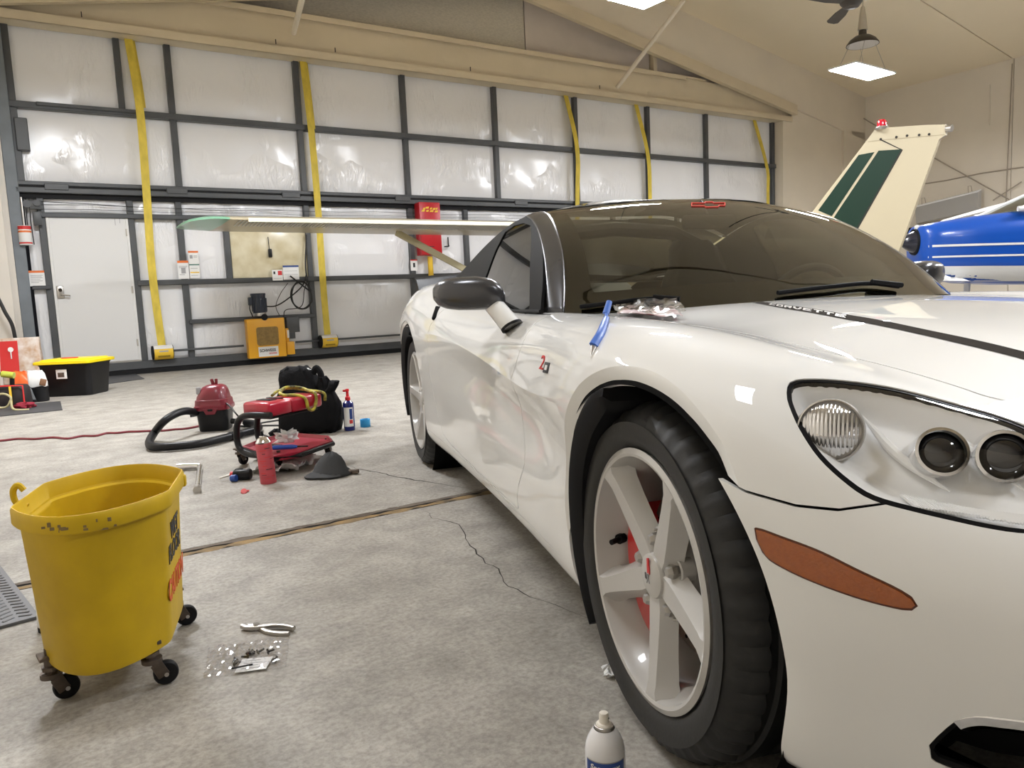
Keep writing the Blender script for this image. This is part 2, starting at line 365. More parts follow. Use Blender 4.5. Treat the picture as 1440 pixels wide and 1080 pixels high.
wb = MB().box(((S_L+S_R)/2, N_B-.06, 4), (S_R-S_L+.5, .12, 8.2)).build('wall_back', pm('brown back wall', (.20, .16, .12), .7), rot=(0, 0, YAW), smooth=False); tag(wb, kind='structure')
ce = wall_obj('ceiling')
sz = ceil_z(RIDGE); zl = sz-.172*(RIDGE-S_L)
def on_ceil(px, py):
    n = (Vector((0, 0, 1))+WD*.172).normalized(); p0 = WD*S_R+Vector((0, 0, 5.46)); d = ray(px, py)
    return CAMLOC+d*((p0-CAMLOC).dot(n)/d.dot(n))
cs = on_ceil(1425, 83).dot(WN)
ced = [N_B, cs-4.8, cs, DW+.5]
for i in range(3):
    a, b = ced[i]+.012, ced[i+1]-.012
    for (s0, z0, s1, z1) in ((RIDGE, sz, S_R+.2, 5.46-.0344), (S_L-.2, zl-.0344, RIDGE, sz)):
        MB().prism([(s0, z0), (s1, z1), (s1, z1+.08), (s0, z0+.08)], a, b, 'Y').build('ceiling_panel', M_ceil, ce, rot=(0, 0, YAW), smooth=False)
MB().prism([(S_L-.2, zl+.07), (RIDGE, sz+.085), (S_R+.2, 5.51), (S_R+.2, 5.6), (RIDGE, sz+.2), (S_L-.2, zl+.2)], N_B, DW+.5, 'Y').build('roof_deck', M_dark, ce, rot=(0, 0, YAW), smooth=False)
# front wall: gable boards, raked trim, strip right of the door
WFM = dict(loc=WN*DW, rot=(0, 0, YAW))
wf = wall_obj('wall_front'); place(wf, None, WN*DW, (0, 0, YAW))
def wbox(name, s0, s1, y0, y1, z0, z1, mat, parent, bev=0.0, smooth=False):
    return MB().box(((s0+s1)/2, (y0+y1)/2, (z0+z1)/2), (abs(s1-s0), abs(y1-y0), abs(z1-z0)), bev, seg=1).build(name, mat, parent, smooth=smooth)
SLOPE = (6.28-4.924)/(15.63-8.30)
def rake(s): return (4.90+SLOPE*(15.63-s)) if s > RIDGE else (4.90+SLOPE*(15.63-RIDGE)-SLOPE*(RIDGE-s))
YR = -.28
def rk(y): return 1-(-y)/DW                      # heights read on the door plane, moved forward to plane y
def rz_(s, y): return CAMZ+(rake(s)-CAMZ)*rk(y)
JS = 8.28
for a, b, mt in ((S_L, JS-.012, M_gabA), (JS+.012, 11.35, M_gabB), (11.52, 15.6, M_gabB)):
    top = [(b, rake(b)+.05), (a, rake(a)+.05)] if not a < RIDGE < b else [(b, rake(b)+.05), (RIDGE, rake(RIDGE)+.05), (a, rake(a)+.05)]
    MB().prism([(a, 5.1), (b, 5.1)]+top, -.06, -.02, 'Y').build('gable_board', mt, wf, smooth=False)
wbox('gable_backing', S_L, 15.6, -.02, .02, 4.75, 6.5, M_dark, wf)
wbox('gable_post', 11.38, 11.47, -.16, -.02, 5.2, 5.72, M_beam, wf)
for dy, h, t_ in ((-.30, .20, .10), (-.36, .085, .05)):       # raked trim, two steps
    MB().prism([(15.66, rz_(15.63, dy)), (RIDGE, rz_(RIDGE, dy)), (S_L, rz_(S_L, dy)), (S_L, rz_(S_L, dy)+h), (RIDGE, rz_(RIDGE, dy)+h), (15.66, rz_(15.63, dy)+h)], dy-t_, dy+.04, 'Y').build('rake_trim', M_beam, wf, smooth=False)
MB().prism([(S_L, rz_(S_L, -.3)+.15), (RIDGE, rz_(RIDGE, -.3)+.15), (15.62, rz_(15.62, -.3)+.15), (15.62, .0), (S_R, 0), (S_R, 5.6), (RIDGE, sz+.1), (S_L, zl+.1)], -.27, .2, 'Y').build('wall_board', M_beige, wf, smooth=False)
MB().prism([(15.62, 4.95), (S_R, 4.42), (S_R, 5.6), (RIDGE, sz+.1), (RIDGE, 6.42)], -.33, -.27, 'Y').build('wall_board', M_beige, wf, smooth=False)
wbox('wall_board', 17.55, S_R, -.33, -.27, 0, 4.6, M_beige, wf)
wbox('wall_board', 15.30, 15.62, -.27, .05, 0, 4.72, M_beige, wf)
# header beam over the door
hb = thing('header_beam', 'long beige painted steel header beam above the hangar door', 'beam', WN*DW, YAW)
k_ = rk(-.28)
z0, z1 = CAMZ+(4.735-CAMZ)*k_, CAMZ+(5.40-CAMZ)*k_
wbox('web', S_L, 15.60, -.20, -.16, z0+.05, z1-.03, M_beam, hb)
wbox('flange', S_L, 15.62, -.29, .0, z0, z0+.035, M_beam, hb)
wbox('lip', S_L, 15.62, -.295, -.27, z0, z0+.115, M_beam, hb)
wbox('flange', S_L, 12.8, -.26, -.1, z1-.03, z1, M_beam, hb)
wbox('lip', S_L, 12.2, -.265, -.245, z1-.075, z1+.005, M_beam, hb)
for s_ in (1.05, 3.62, 4.55, 7.0, 9.9): MB().box((s_, -.205, z0+.20), (.012, .01, .07)).build('bolt', M_shade, hb)
def wl3(px, py, y): s, z = on_wall(px, py, y); return Vector((s, y, z))
q = on_wall(868, 122, -.32)
for a, b, lb in (((868, 123), (962, 0), 'thin diagonal brace from the header beam up to the ceiling, right one'), ((413, 46), (426, -6), 'thin diagonal brace from the header beam up past the top edge, left one')):
    pa = on_plane(*a, WN, DW-.32); sB = pa.dot(WD); pb = on_plane(*b, WN, DW-1.9)
    t = MB().tube([pa, pb], .042, 10).build('ceiling_brace', M_beige); tag(t, lb, 'brace')
# column and left end of the door
cl = wall_obj('trim_1'); place(cl, None, WN*DW, (0, 0, YAW))
M_colm = pm('cream column paint', (.74, .69, .62), .45, var=.05, vscale=2)
wbox('column_face', -1.75, -.02, -.16, .05, 0, 4.7, M_colm, cl, .01)
wbox('column_flange', -.34, -.085, -.30, -.22, 0, 4.7, M_colm, cl, .01)
wbox('track_channel', -.02, .12, -.12, .06, 0, 4.75, M_steel2, cl, .008)
# ------------------------------------------------------------------ bifold hangar door (door_1)
d1 = wall_obj('door_1'); place(d1, None, WN*DW, (0, 0, YAW))
def panel(s0, s1, z0, z1, seed):
    rr = np.random.RandomState(seed); nx, nz = 14, 12; vs, fs = [], []
    ph = rr.uniform(0, 6.28, 6); am = rr.uniform(.4, 1.0, 3)
    for j in range(nz+1):
        for i in range(nx+1):
            u, v = i/nx, j/nz; e = min(1, 5*min(u, 1-u))*min(1, 5*min(v, 1-v)); e = e*e*(3-2*e)
            wv = .5*math.sin(9*u*am[0]*(s1-s0)+ph[0]+2*v)+.35*math.sin(17*u+ph[1]+5*v)+.3*math.sin(8*v+ph[2]+3*u)
            vs.append((s0+u*(s1-s0), .035-.018*e*(1+.5*wv), z0+v*(z1-z0)))
    for j in range(nz):
        for i in range(nx): a = j*(nx+1)+i; fs.append((a, a+1, a+nx+2, a+nx+1))
    return mk('insulation_panel', vs, fs, M_vinyl, d1)
U = [.16, 2.10, 3.95, 5.76, 7.57, 9.41, 11.30, 13.02, 15.24]
seed = 1
for i in range(len(U)-1):
    for z0_, z1_ in ((3.66, 4.76), (2.62, 3.66)): panel(U[i], U[i+1], z0_, z1_, seed); seed += 1
LW = [.16, .38, 1.39, 2.08, 2.72, 3.95, 5.76, 6.85, 8.55, 10.3, 12.1, 13.6, 15.24]
for i in range(len(LW)-1):
    a, b = LW[i], LW[i+1]
    if (a, b) == (.38, 1.39): panel(a, b, 2.27, 2.5, seed); seed += 1; continue
    zz = [.16, 1.29, 2.20, 2.5]
    for k in range(3):
        if (a, b) == (2.72, 3.95) and k == 1: continue
        if k < 2 and a == .16: 
            panel(a, b, zz[k], zz[k+1], seed); seed += 1; continue
        if (a, b) == (2.08, 2.72) and k == 0 or (a, b) == (2.72, 3.95) and k == 0:
            for q0, q1 in ((.16, .70), (.70, 1.29)): panel(a, b, q0, q1, seed); seed += 1
            continue
        panel(a, b, zz[k], zz[k+1], seed); seed += 1
for s_ in U: wbox('post', s_-.042, s_+.042, -.055, .05, 2.6, 4.75, M_steel, d1, .006)
wbox('post', 1.41, 1.49, -.05, .05, 3.66, 4.75, M_steel, d1, .006)
for s_ in (.34, 1.42, 2.06, 3.95, 5.76, 6.85, 8.55, 10.3, 12.1, 13.6, 15.2): wbox('post', s_-.042, s_+.042, -.05, .05, .12, 2.5, M_steel, d1, .006)
wbox('post', 2.66, 2.74, -.05, .05, 1.3, 2.2, M_steel, d1, .006)
def girt(s0, s1, zc, h, d=.085): return wbox('girt', s0, s1, -d, .05, zc-h/2, zc+h/2, M_steel, d1, .008)
girt(.10, 15.3, 3.645, .085); girt(.42, 1.62, 3.665, .05, .11)
girt(.08, 15.3, 2.635, .055, .10); girt(.08, 15.3, 2.545, .075, .12); wbox('hinge_gap', .08, 15.3, -.09, .04, 2.57, 2.61, M_black, d1)
wbox('rubber_seal', .08, 15.3, -.06, .05, 2.445, 2.51, M_black, d1)
girt(.32, 15.3, 2.225, .065); girt(1.42, 15.3, 1.29, .075); girt(.14, .36, 1.265, .05); girt(2.06, 3.95, .705, .065)
girt(.30, 15.3, .125, .115, .10)
wbox('rubber_seal', .12, 15.3, -.11, .03, 0.0, .066, M_black, d1)
for s_ in (.55, 2.05, 3.7, 5.6, 8.0, 10.2, 12.5): wbox('hinge', s_-.14, s_+.14, -.135, -.10, 2.55, 2.63, M_steel, d1, .006)
MB().cyl((1.8, -.10, .30), (2.80, -.10, .30), .017, 10).build('drive_shaft', M_steel, d1)
MB().cyl((3.6, -.10, .30), (15.2, -.10, .30), .017, 10).build('drive_shaft', M_steel, d1)
wbox('gusset', .15, .30, -.10, .02, 3.05, 3.47, M_steel, d1, .01)
for z_ in (2.30, 2.36): MB().tube([(.3+i*.6, -.055, z_+.012*math.sin(i*1.7)) for i in range(25)], .0035, 5).build('lift_cable', M_wire, d1)
# walk-through door in the hangar door (door_2)
d2 = wall_obj('door_2'); place(d2, None, WN*DW, (0, 0, YAW))
MB().box((.88, -.035, 1.21), (.93, .045, 2.02), .006, seg=1).build('door_leaf', M_doorw, d2, smooth=False)
for s_ in (.40, 1.36): MB().box((s_, -.03, 1.215), (.035, .06, 2.06), .005, seg=1).build('door_frame', M_white, d2, smooth=False)
MB().box((.88, -.03, 2.235), (.99, .06, .03), .004, seg=1).build('door_frame', M_white, d2, smooth=False)
MB().box((.88, -.03, .185), (.99, .07, .03), .004, seg=1).build('threshold', M_zinc, d2, smooth=False)
hs, hz = on_wall(85, 411, -.06)
MB().box((hs, -.064, hz), (.085, .012, .17), .012).build('lock_plate', M_zinc, d2)
MB().cyl((hs, -.06, hz+.03), (hs, -.10, hz+.03), .024, 14).tube([(hs, -.085, hz-.035), (hs, -.115, hz-.035), (hs+.03, -.12, hz-.038), (hs+.11, -.12, hz-.05)], .011, 8).build('lever_handle', M_chrome, d2)
for z_ in (.45, 1.2, 2.0): MB().cyl((1.345, -.065, z_-.05), (1.345, -.065, z_+.05), .012, 8).build('hinge', M_zinc, d2)
wbox('stain_mark', 1.21, 1.216, -.0585, -.058, 2.10, 2.19, M_greypr, d2); wbox('stain_mark', 1.27, 1.276, -.0585, -.058, 2.13, 2.2, M_greypr, d2)
# ------------------------------------------------------------------ the white sports car
M_paint = pm('white car paint', (.80, .80, .785), .55, coat=1.0, coat_rough=.010, spec=.25)
M_roofp = pm('black roof paint', (.016, .0155, .014), .25, coat=1.0, coat_rough=.02)
M_satin = pm('gunmetal satin', (.085, .086, .092), .26, metal=.6)
M_trim = pm('black satin trim', (.008, .008, .009), .45, spec=.08)
M_guard = pm('black splash guard', (.008, .008, .009), .7, spec=.12)
M_shell = pm('black underbody', (.005, .005, .005), .9, spec=.08)
M_wscr = glass_mat('tinted windscreen', (.30, .295, .22), ior=1.75)
M_side = glass_mat('dark side glass', (.10, .10, .10), ior=1.7)
M_lens = glass_mat('clear lens', (.97, .97, .97), ior=1.42)
M_bulbg = pm('ribbed lens', (.70, .70, .71), .10, metal=.85)
M_amber = pm('amber lens', (.36, .085, .004), .14, coat=1.0, var=.15, vscale=120, bump=.10, bscale=260)
M_amberd = pm('dark amber edge', (.10, .022, .004), .3)
M_tyre = pm('tyre rubber', (.014, .0138, .0135), .58, bump=.05, bscale=120)
M_rim = pm('white wheel paint', (.50, .485, .46), .30, coat=.6, var=.05, vscale=12)
M_red = pm('red caliper', (.55, .02, .02), .35, coat=.5)
M_rotor = pm('rusty rotor', (.13, .095, .07), .5, metal=.5, var=.5, vscale=10)
M_stripe = pm('dark hood decal', (.040, .034, .029), .9, spec=.03)
M_decaltx = pm('pale decal letters', (.62, .60, .58), .35)
M_bezel = pm('headlamp housing white', (.88, .88, .87), .35, coat=.3)
M_seat = pm('dark seat leather', (.035, .033, .03), .5)
M_projg = pm('projector glass', (.012, .012, .014), .05, coat=1.0)
car = thing('car', 'white two seat sports coupe with black roof and white five spoke wheels', 'car', CARO, CARROT)
def cray(px, py): d = ray(px, py); return Vector((d.dot(FWD), d.dot(LEFT), d.z))
def car_y(px, py, Y): d = cray(px, py); return CARC+d*((Y-CARC.y)/d.y)
# control net: half width Y and height z of eleven lengthwise lines, front to rear
NET = [
 (.93, [(0,.50),(.10,.50),(.20,.49),(.25,.48),(.28,.46),(.30,.44),(.30,.40),(.30,.35),(.28,.30),(.25,.22),(.15,.20)]),
 (.88, [(0,.56),(.20,.555),(.36,.54),(.42,.525),(.46,.505),(.49,.48),(.50,.44),(.50,.38),(.49,.30),(.46,.20),(.30,.17)]),
 (.80, [(0,.61),(.25,.60),(.45,.585),(.52,.565),(.57,.545),(.61,.515),(.63,.46),(.635,.39),(.63,.31),(.60,.19),(.40,.15)]),
 (.70, [(0,.65),(.27,.642),(.50,.615),(.575,.597),(.635,.572),(.68,.535),(.705,.475),(.708,.395),(.685,.31),(.63,.17),(.45,.14)]),
 (.60, [(0,.68),(.28,.672),(.54,.640),(.62,.620),(.69,.592),(.738,.552),(.766,.485),(.765,.405),(.742,.31),(.685,.165),(.50,.13)]),
 (.50, [(0,.703),(.29,.695),(.58,.664),(.665,.652),(.74,.622),(.79,.575),(.818,.50),(.818,.41),(.798,.31),(.745,.16),(.55,.13)]),
 (.40, [(0,.722),(.30,.715),(.61,.690),(.70,.690),(.78,.665),(.835,.615),(.862,.53),(.866,.43),(.858,.32),(.825,.16),(.58,.13)]),
 (.30, [(0,.738),(.30,.732),(.625,.710),(.72,.718),(.81,.702),(.872,.652),(.898,.565),(.900,.45),(.888,.33),(.853,.16),(.60,.13)]),
 (.15, [(0,.757),(.30,.752),(.635,.731),(.735,.746),(.838,.735),(.902,.692),(.930,.60),(.925,.48),(.908,.33),(.872,.16),(.60,.13)]),
 (.00, [(0,.772),(.30,.767),(.640,.748),(.747,.766),(.850,.757),(.918,.715),(.944,.63),(.938,.50),(.918,.34),(.88,.16),(.60,.13)]),
 (-.20,[(0,.787),(.30,.780),(.635,.760),(.752,.780),(.855,.770),(.922,.722),(.948,.63),(.940,.50),(.922,.34),(.885,.16),(.60,.13)]),
 (-.40,[(0,.796),(.30,.789),(.630,.768),(.745,.786),(.845,.773),(.905,.722),(.938,.612),(.915,.50),(.918,.34),(.885,.165),(.60,.13)]),
 (-.60,[(0,.802),(.30,.796),(.635,.778),(.742,.789),(.832,.771),(.890,.718),(.926,.606),(.893,.52),(.908,.34),(.882,.17),(.60,.13)]),
 (-.80,[(0,.805),(.30,.800),(.66,.784),(.742,.791),(.822,.768),(.878,.714),(.916,.615),(.886,.53),(.903,.35),(.88,.175),(.60,.13)]),
 (-1.1,[(0,.80),(.30,.80),(.66,.788),(.748,.793),(.818,.766),(.870,.715),(.908,.642),(.893,.56),(.902,.36),(.88,.18),(.60,.13)]),
 (-1.5,[(0,.80),(.30,.80),(.66,.80),(.752,.806),(.822,.775),(.874,.728),(.908,.675),(.902,.59),(.906,.37),(.88,.18),(.60,.13)]),
 (-1.9,[(0,.82),(.30,.82),(.65,.825),(.75,.832),(.832,.80),(.886,.755),(.918,.698),(.918,.61),(.912,.39),(.885,.18),(.60,.13)]),
 (-2.3,[(0,.86),(.30,.86),(.60,.875),(.735,.886),(.84,.852),(.908,.792),(.938,.705),(.940,.62),(.930,.42),(.895,.18),(.60,.14)]),
 (-2.685,[(0,.91),(.30,.915),(.58,.925),(.72,.930),(.83,.905),(.915,.825),(.946,.725),(.946,.61),(.935,.43),(.89,.20),(.60,.15)]),
 (-3.0,[(0,.93),(.30,.935),(.56,.94),(.69,.943),(.80,.918),(.888,.835),(.932,.725),(.932,.60),(.915,.43),(.87,.22),(.60,.17)]),
 (-3.3,[(0,.94),(.30,.945),(.54,.95),(.65,.945),(.75,.915),(.835,.825),(.872,.725),(.872,.60),(.855,.43),(.80,.27),(.55,.22)]),
 (-3.50,[(0,.95),(.28,.95),(.50,.95),(.60,.94),(.68,.90),(.76,.81),(.80,.715),(.80,.59),(.78,.43),(.70,.33),(.50,.30)]),
]
NX = np.array([n[0] for n in NET])[::-1]; NP = np.array([n[1] for n in NET])[::-1]
def herm(xk, yk, x):
    d = np.diff(yk, axis=0)/np.diff(xk).reshape(-1, *([1]*(yk.ndim-1))); h = np.diff(xk)
    m = np.zeros_like(yk); w = (h[1:]/(h[1:]+h[:-1])).reshape(-1, *([1]*(yk.ndim-1)))
    m[1:-1] = d[:-1]*w+d[1:]*(1-w); m[0] = d[0]; m[-1] = d[-1]
    i = np.clip(np.searchsorted(xk, x)-1, 0, len(xk)-2); sh = (-1, *([1]*(yk.ndim-1))); t = ((x-xk[i])/h[i]).reshape(sh); hh = h[i].reshape(sh)
    return (2*t**3-3*t**2+1)*yk[i]+(t**3-2*t**2+t)*hh*m[i]+(-2*t**3+3*t**2)*yk[i+1]+(t**3-t**2)*hh*m[i+1]
GX = np.concatenate([np.arange(-3.50, -3.15, .035), np.arange(-3.15, -2.2, .016), np.arange(-2.2, -.62, .03), np.arange(-.62, .80, .010), np.arange(.80, .931, .018)])
SECT = herm(NX, NP, GX)                        # (nx, 11, 2)
SEGN = [10, 10, 9, 9, 9, 9, 12, 10, 9, 5]
vv = []
for j, n in enumerate(SEGN):
    for k in range(n):
        t = k/n
        if j in (5, 6): t = .5-.5*math.cos(math.pi*t)
        vv.append(j+t)
vv.append(10.0); VV = np.array(vv)
CREASE = np.interp(GX, [-2.3, -1.9, -1.0, -.45, -.30], [0, .5, 1, 1, 0])
GRID = np.zeros((len(GX), len(VV), 3))
for a in range(len(GX)):
    P = SECT[a]; kn = np.concatenate([[0], np.cumsum(np.maximum(np.linalg.norm(np.diff(P, axis=0), axis=1), 1e-4)**.6)])
    tt = np.interp(VV, np.arange(11), kn)
    Pm = np.concatenate([[[-P[1, 0], P[1, 1]]], P]); km = np.concatenate([[-kn[1]], kn])
    sm = herm(km, Pm, tt)
    if CREASE[a] > 0:
        A_ = herm(km[:8], Pm[:8], tt); B_ = herm(kn[6:], P[6:], tt); sh = np.where((VV <= 6)[:, None], A_, B_)
        sm = sm*(1-CREASE[a])+sh*CREASE[a]
    GRID[a, :, 0] = GX[a]; GRID[a, :, 1] = -sm[:, 0]; GRID[a, :, 2] = sm[:, 1]
# wheel arches
ARCH_F = (.025, .315, .362); ARCH_R = (-2.685, .335, .385)
g0 = np.gradient(GRID, axis=0); g1 = np.gradient(GRID, axis=1)
NRM = np.cross(g0, g1); NRM /= np.maximum(np.linalg.norm(NRM, axis=2, keepdims=True), 1e-9)
# outward: centre line up, side -y
sgn = np.sign(NRM[len(GX)//2, 0, 2]); NRM *= sgn
nxg, nvg = len(GX), len(VV)
class Soup:                                     # polygons with position, normal and section parameter
    def __init__(s, P, N, V, F): s.P, s.N, s.V, s.F = P, N, V, F
    def clip(s, f):                             # keep f > 0
        f = np.asarray(f); ok = f > 0; P, N, V = list(s.P), list(s.N), list(s.V); cache = {}; F = []
        for p in s.F:
            c = [ok[i] for i in p]
            if all(c): F.append(p); continue
            if not any(c): continue
            out = []
            for k in range(len(p)):
                a, b = p[k], p[(k+1) % len(p)]
                if ok[a]: out.append(a)
                if ok[a] != ok[b]:
                    key = (min(a, b), max(a, b))
                    if key not in cache:
                        t = f[a]/(f[a]-f[b]); cache[key] = len(P)
                        P.append(s.P[a]+(s.P[b]-s.P[a])*t); nn = s.N[a]+(s.N[b]-s.N[a])*t; N.append(nn/max(1e-9, np.linalg.norm(nn))); V.append(s.V[a]+(s.V[b]-s.V[a])*t)
                    out.append(cache[key])
            if len(out) >= 3: F.append(tuple(out))
        return Soup(np.array(P), np.array(N), np.array(V), F).compact()
    def compact(s):
        used = sorted({i for f in s.F for i in f}); mp = {o: n for n, o in enumerate(used)}
        if not used: return s
        u = np.array(used); return Soup(s.P[u], s.N[u], s.V[u], [tuple(mp[i] for i in f) for f in s.F])
    def build(s, name, mat, parent, off=0.0, lip=.010, mirror=False):
        P = s.P+s.N*off; N = s.N.copy(); F = list(s.F); n0 = len(P)
        if lip:                                 # turn the rim inward so that gaps have depth
            cnt = {}
            for f in F:
                for k in range(len(f)): e = (f[k], f[(k+1) % len(f)]); cnt[e] = 1
            bd = [e for e in cnt if (e[1], e[0]) not in cnt]; idx = {}; ex = []; en = []
            for a, b in bd:
                q = []
                d = P[b]-P[a]; nn = np.cross(d, N[a]); L = np.linalg.norm(nn); nn = nn/L if L > 1e-9 else N[a]
                for i in (a, b): q.append(n0+len(ex)); ex.append(P[i]); en.append(nn)
                for i in (b, a): q.append(n0+len(ex)); ex.append(P[i]-N[i]*lip); en.append(nn)
                F.append((q[1], q[0], q[3], q[2]))
            if ex: P = np.concatenate([P, ex]); N = np.concatenate([N, en])
        o = mk(name, P, F, mat, parent, normals=N)
        if mirror: mirror_copy(o, parent)
        return o
def mirror_copy(o, parent=None, name=None):
    me = o.data.copy(); c = np.zeros(len(me.vertices)*3); me.vertices.foreach_get('co', c); c = c.reshape(-1, 3)
    M = np.array(o.matrix_local); c = c@M[:3, :3].T+M[:3, 3]; c[:, 1] *= -1
    F = [tuple(reversed(p.vertices)) for p in me.polygons]; V = [tuple(v) for v in c]
    n = mk(name or o.name.split('.')[0], V, F, me.materials[0] if me.materials else None, parent if parent is not None else o.parent, angle=38)
    return n
idx = np.arange(nxg*nvg).reshape(nxg, nvg)
F0 = [(idx[a, b], idx[a+1, b], idx[a+1, b+1], idx[a, b+1]) for a in range(nxg-1) for b in range(nvg-1)]
full = Soup(GRID.reshape(-1, 3), NRM.reshape(-1, 3), np.tile(VV, nxg), F0)
# face orientation must follow the normals
_f0 = full.F[len(full.F)//2]; _n = np.cross(full.P[_f0[1]]-full.P[_f0[0]], full.P[_f0[2]]-full.P[_f0[0]])
if _n@full.N[_f0[0]] < 0: full.F = [tuple(reversed(f)) for f in full.F]
BODY_BVH = BVHTree.FromPolygons([Vector(p) for p in full.P], full.F)
def body_hit(px, py, bvh=None):
    d = cray(px, py).normalized(); h = (bvh or BODY_BVH).ray_cast(CARC, d)
    return h[0], h[1]
def sdf(P2, poly):                              # signed distance, positive inside
    poly = np.asarray(poly); d = np.full(len(P2), 1e9); ins = np.zeros(len(P2), bool)
    for i in range(len(poly)):
        a, b = poly[i], poly[(i+1) % len(poly)]; e = b-a; w_ = P2-a; t = np.clip((w_@e)/max(e@e, 1e-12), 0, 1)
        d = np.minimum(d, np.linalg.norm(w_-t[:, None]*e, axis=1))
        c = (a[1] > P2[:, 1]) != (b[1] > P2[:, 1])
        with np.errstate(divide='ignore', invalid='ignore'): xx = a[0]+(P2[:, 1]-a[1])*(b[0]-a[0])/(b[1]-a[1])
        ins ^= c & (P2[:, 0] < xx)
    return np.where(ins, d, -d)
class Outline:                                  # a closed line on the body, flattened along its mean normal
    def __init__(s, pxs, smooth=True, bvh=None):
        hits = [body_hit(*q, bvh=bvh) for q in pxs]; hits = [h for h in hits if h[0] is not None]
        s.n = sum((h[1] for h in hits), Vector()).normalized()
        pts = [h[0] for h in hits]; s.c = sum(pts, Vector())/len(pts)
        s.x, s.y = frame_axes(s.n)
        s.pts = spline(pts, 5, closed=True) if smooth else pts
        s.poly = np.array([((p-s.c).dot(s.x), (p-s.c).dot(s.y)) for p in s.pts])
    def f(s, soup, reach=.35):
        d = soup.P-np.array(s.c); r = sdf(np.stack([d@np.array(s.x), d@np.array(s.y)], 1), s.poly)
        far = (np.linalg.norm(d, axis=1) > reach+.3) | (soup.N@np.array(s.n) < -.2)
        return np.where(far, -1.0, r)
HL = Outline([(1106.7,556),(1108.5,541),(1119,534),(1151,532.6),(1199,536),(1262,546),(1336,565),(1392,580),(1440,597),(1500,628),(1550,665),(1566,705),(1545,738),(1500,750),(1440,749.5),(1392,743),(1336,731),(1281,718),(1225,702),(1188,678),(1151,643),(1125,604),(1111,573)])
AM = Outline([(1060,746),(1067,743),(1095,753),(1151,774),(1206,801),(1255,824),(1281,839),(1290,850),(1284,858),(1262,856),(1218,845),(1170,829),(1121,809),(1081,787),(1068,768)])
FG = Outline([(1303,1056),(1308,1046),(1324,1030),(1346,1013),(1374,1007),(1407,1010),(1440,1014),(1500,1025),(1540,1060),(1500,1105),(1400,1100),(1331,1079),(1312,1070)])
print('HL', [tuple(round(c, 3) for c in p) for p in HL.pts[::15]], 'AM', [tuple(round(c, 3) for c in p) for p in AM.pts[::20]])
def fx(s): return s.P[:, 0]
def fy(s): return -s.P[:, 1]
def fz(s): return s.P[:, 2]
HCx = [-1.15,-.95,-.80,-.57,-.34,-.07,.07,.15,.275,.436,.55,.65,.75,.83]; HCy = [.775,.745,.69,.635,.63,.637,.638,.632,.615,.59,.53,.44,.30,-.02]
def hoodc(s): return np.where(s.V < 4.3, np.interp(fx(s), HCx, HCy)-fy(s), -1)
def cowl_x(y): return np.interp(y, [0,.15,.30,.45,.60,.70,.80], [-.66,-.665,-.69,-.74,-.82,-.93,-1.05])
def bump_z(x): return np.interp(x, [.20,.26,.33,.40,.45,.50,.54,.58,.62,.66], [.60,.576,.558,.552,.556,.574,.60,.66,.80,1.2])
def arch(s, A): return np.hypot(fx(s)-A[0], fz(s)-A[1])-A[2]
GAP = .0018
s = full.clip(np.minimum(3.49+fx(full), .925-fx(full)))
s = s.clip(np.where(fy(s) > .50, arch(s, ARCH_F), 1)); s = s.clip(np.where(fy(s) > .50, arch(s, ARCH_R), 1))
whole = s
# hood
h = s.clip(hoodc(s)-GAP); h = h.clip(fx(h)-cowl_x(fy(h))); hood = h.build('hood', M_paint, car); mirror_copy(hood, car)
rest = s.clip(np.where(fx(s) > -1.15, -hoodc(s)-GAP, 1))
rest = rest.clip(-HL.f(rest)-.0005)
rest = rest.clip(np.where((fx(rest) < -.9) & (fy(rest) < .735), -1.0, 1.0) if False else np.where(fx(rest) < -.93, fy(rest)-.735, .1))
# front bumper
fb = np.where(fx(rest) > .1, np.minimum(bump_z(fx(rest))-fz(rest), fx(rest)-.1), -1)
bumper = rest.clip(fb-GAP); 
amf = AM.f(bumper); fgf = FG.f(bumper)
skin = bumper.clip(-AM.f(bumper)-.0008); skin = skin.clip(-FG.f(skin))
bo = skin.build('front_bumper', M_paint, car); mirror_copy(bo, car)
rest2 = rest.clip(-fb-GAP)
# door, fender, quarter panel, rocker
DOOR = [(-.875,.81),(-.80,.745),(-.768,.71),(-.768,.66),(-.795,.56),(-.79,.50),(-.735,.42),(-.73,.38),(-.80,.305),(-.815,.265),(-.80,.235),(-1.3,.237),(-1.8,.255),(-1.93,.275),(-2.03,.36),(-2.09,.50),(-2.11,.62),(-2.08,.74),(-2.0,.90),(-1.2,.92)]
DOORP = np.array(DOOR)
def doorf(q): return np.where(q.V > 2.3, sdf(np.stack([fx(q), fz(q)], 1), DOORP), -1)
dr = rest2.clip(doorf(rest2)-GAP); door = dr.build('door', M_paint, car); door['label'] = 'white door with a sharp crease along it'; mirror_copy(door, car)
r3 = rest2.clip(-doorf(rest2)-GAP)
rk_f = lambda q: np.where((fx(q) < -.42) & (fx(q) > -2.32), np.interp(fx(q), [-2.3,-.8,-.4], [.245,.222,.222])-fz(q), -1)
ro = r3.clip(rk_f(r3)-.001); rocker = ro.build('rocker_panel', M_paint, car); mirror_copy(rocker, car)
r4 = r3.clip(-rk_f(r3)-.001)
fe = r4.clip(fx(r4)+1.3); R1F = ARCH_F[2]+.034
def ringf(q, A, w_): 
    ang = np.degrees(np.arctan2(fz(q)-A[1], fx(q)-A[0])); ww = w_*np.interp(ang, [-40, 30, 50, 120, 150, 180], [0, .25, 1, 1, .45, .25])
    return np.where(q.V > 3.5, arch(q, A)-ww, 1)
fe_o = fe.clip(ringf(fe, ARCH_F, .036)); fender = fe_o.build('fender', M_paint, car, lip=.006); mirror_copy(fender, car)
ring = fe.clip(-ringf(fe, ARCH_F, .036))
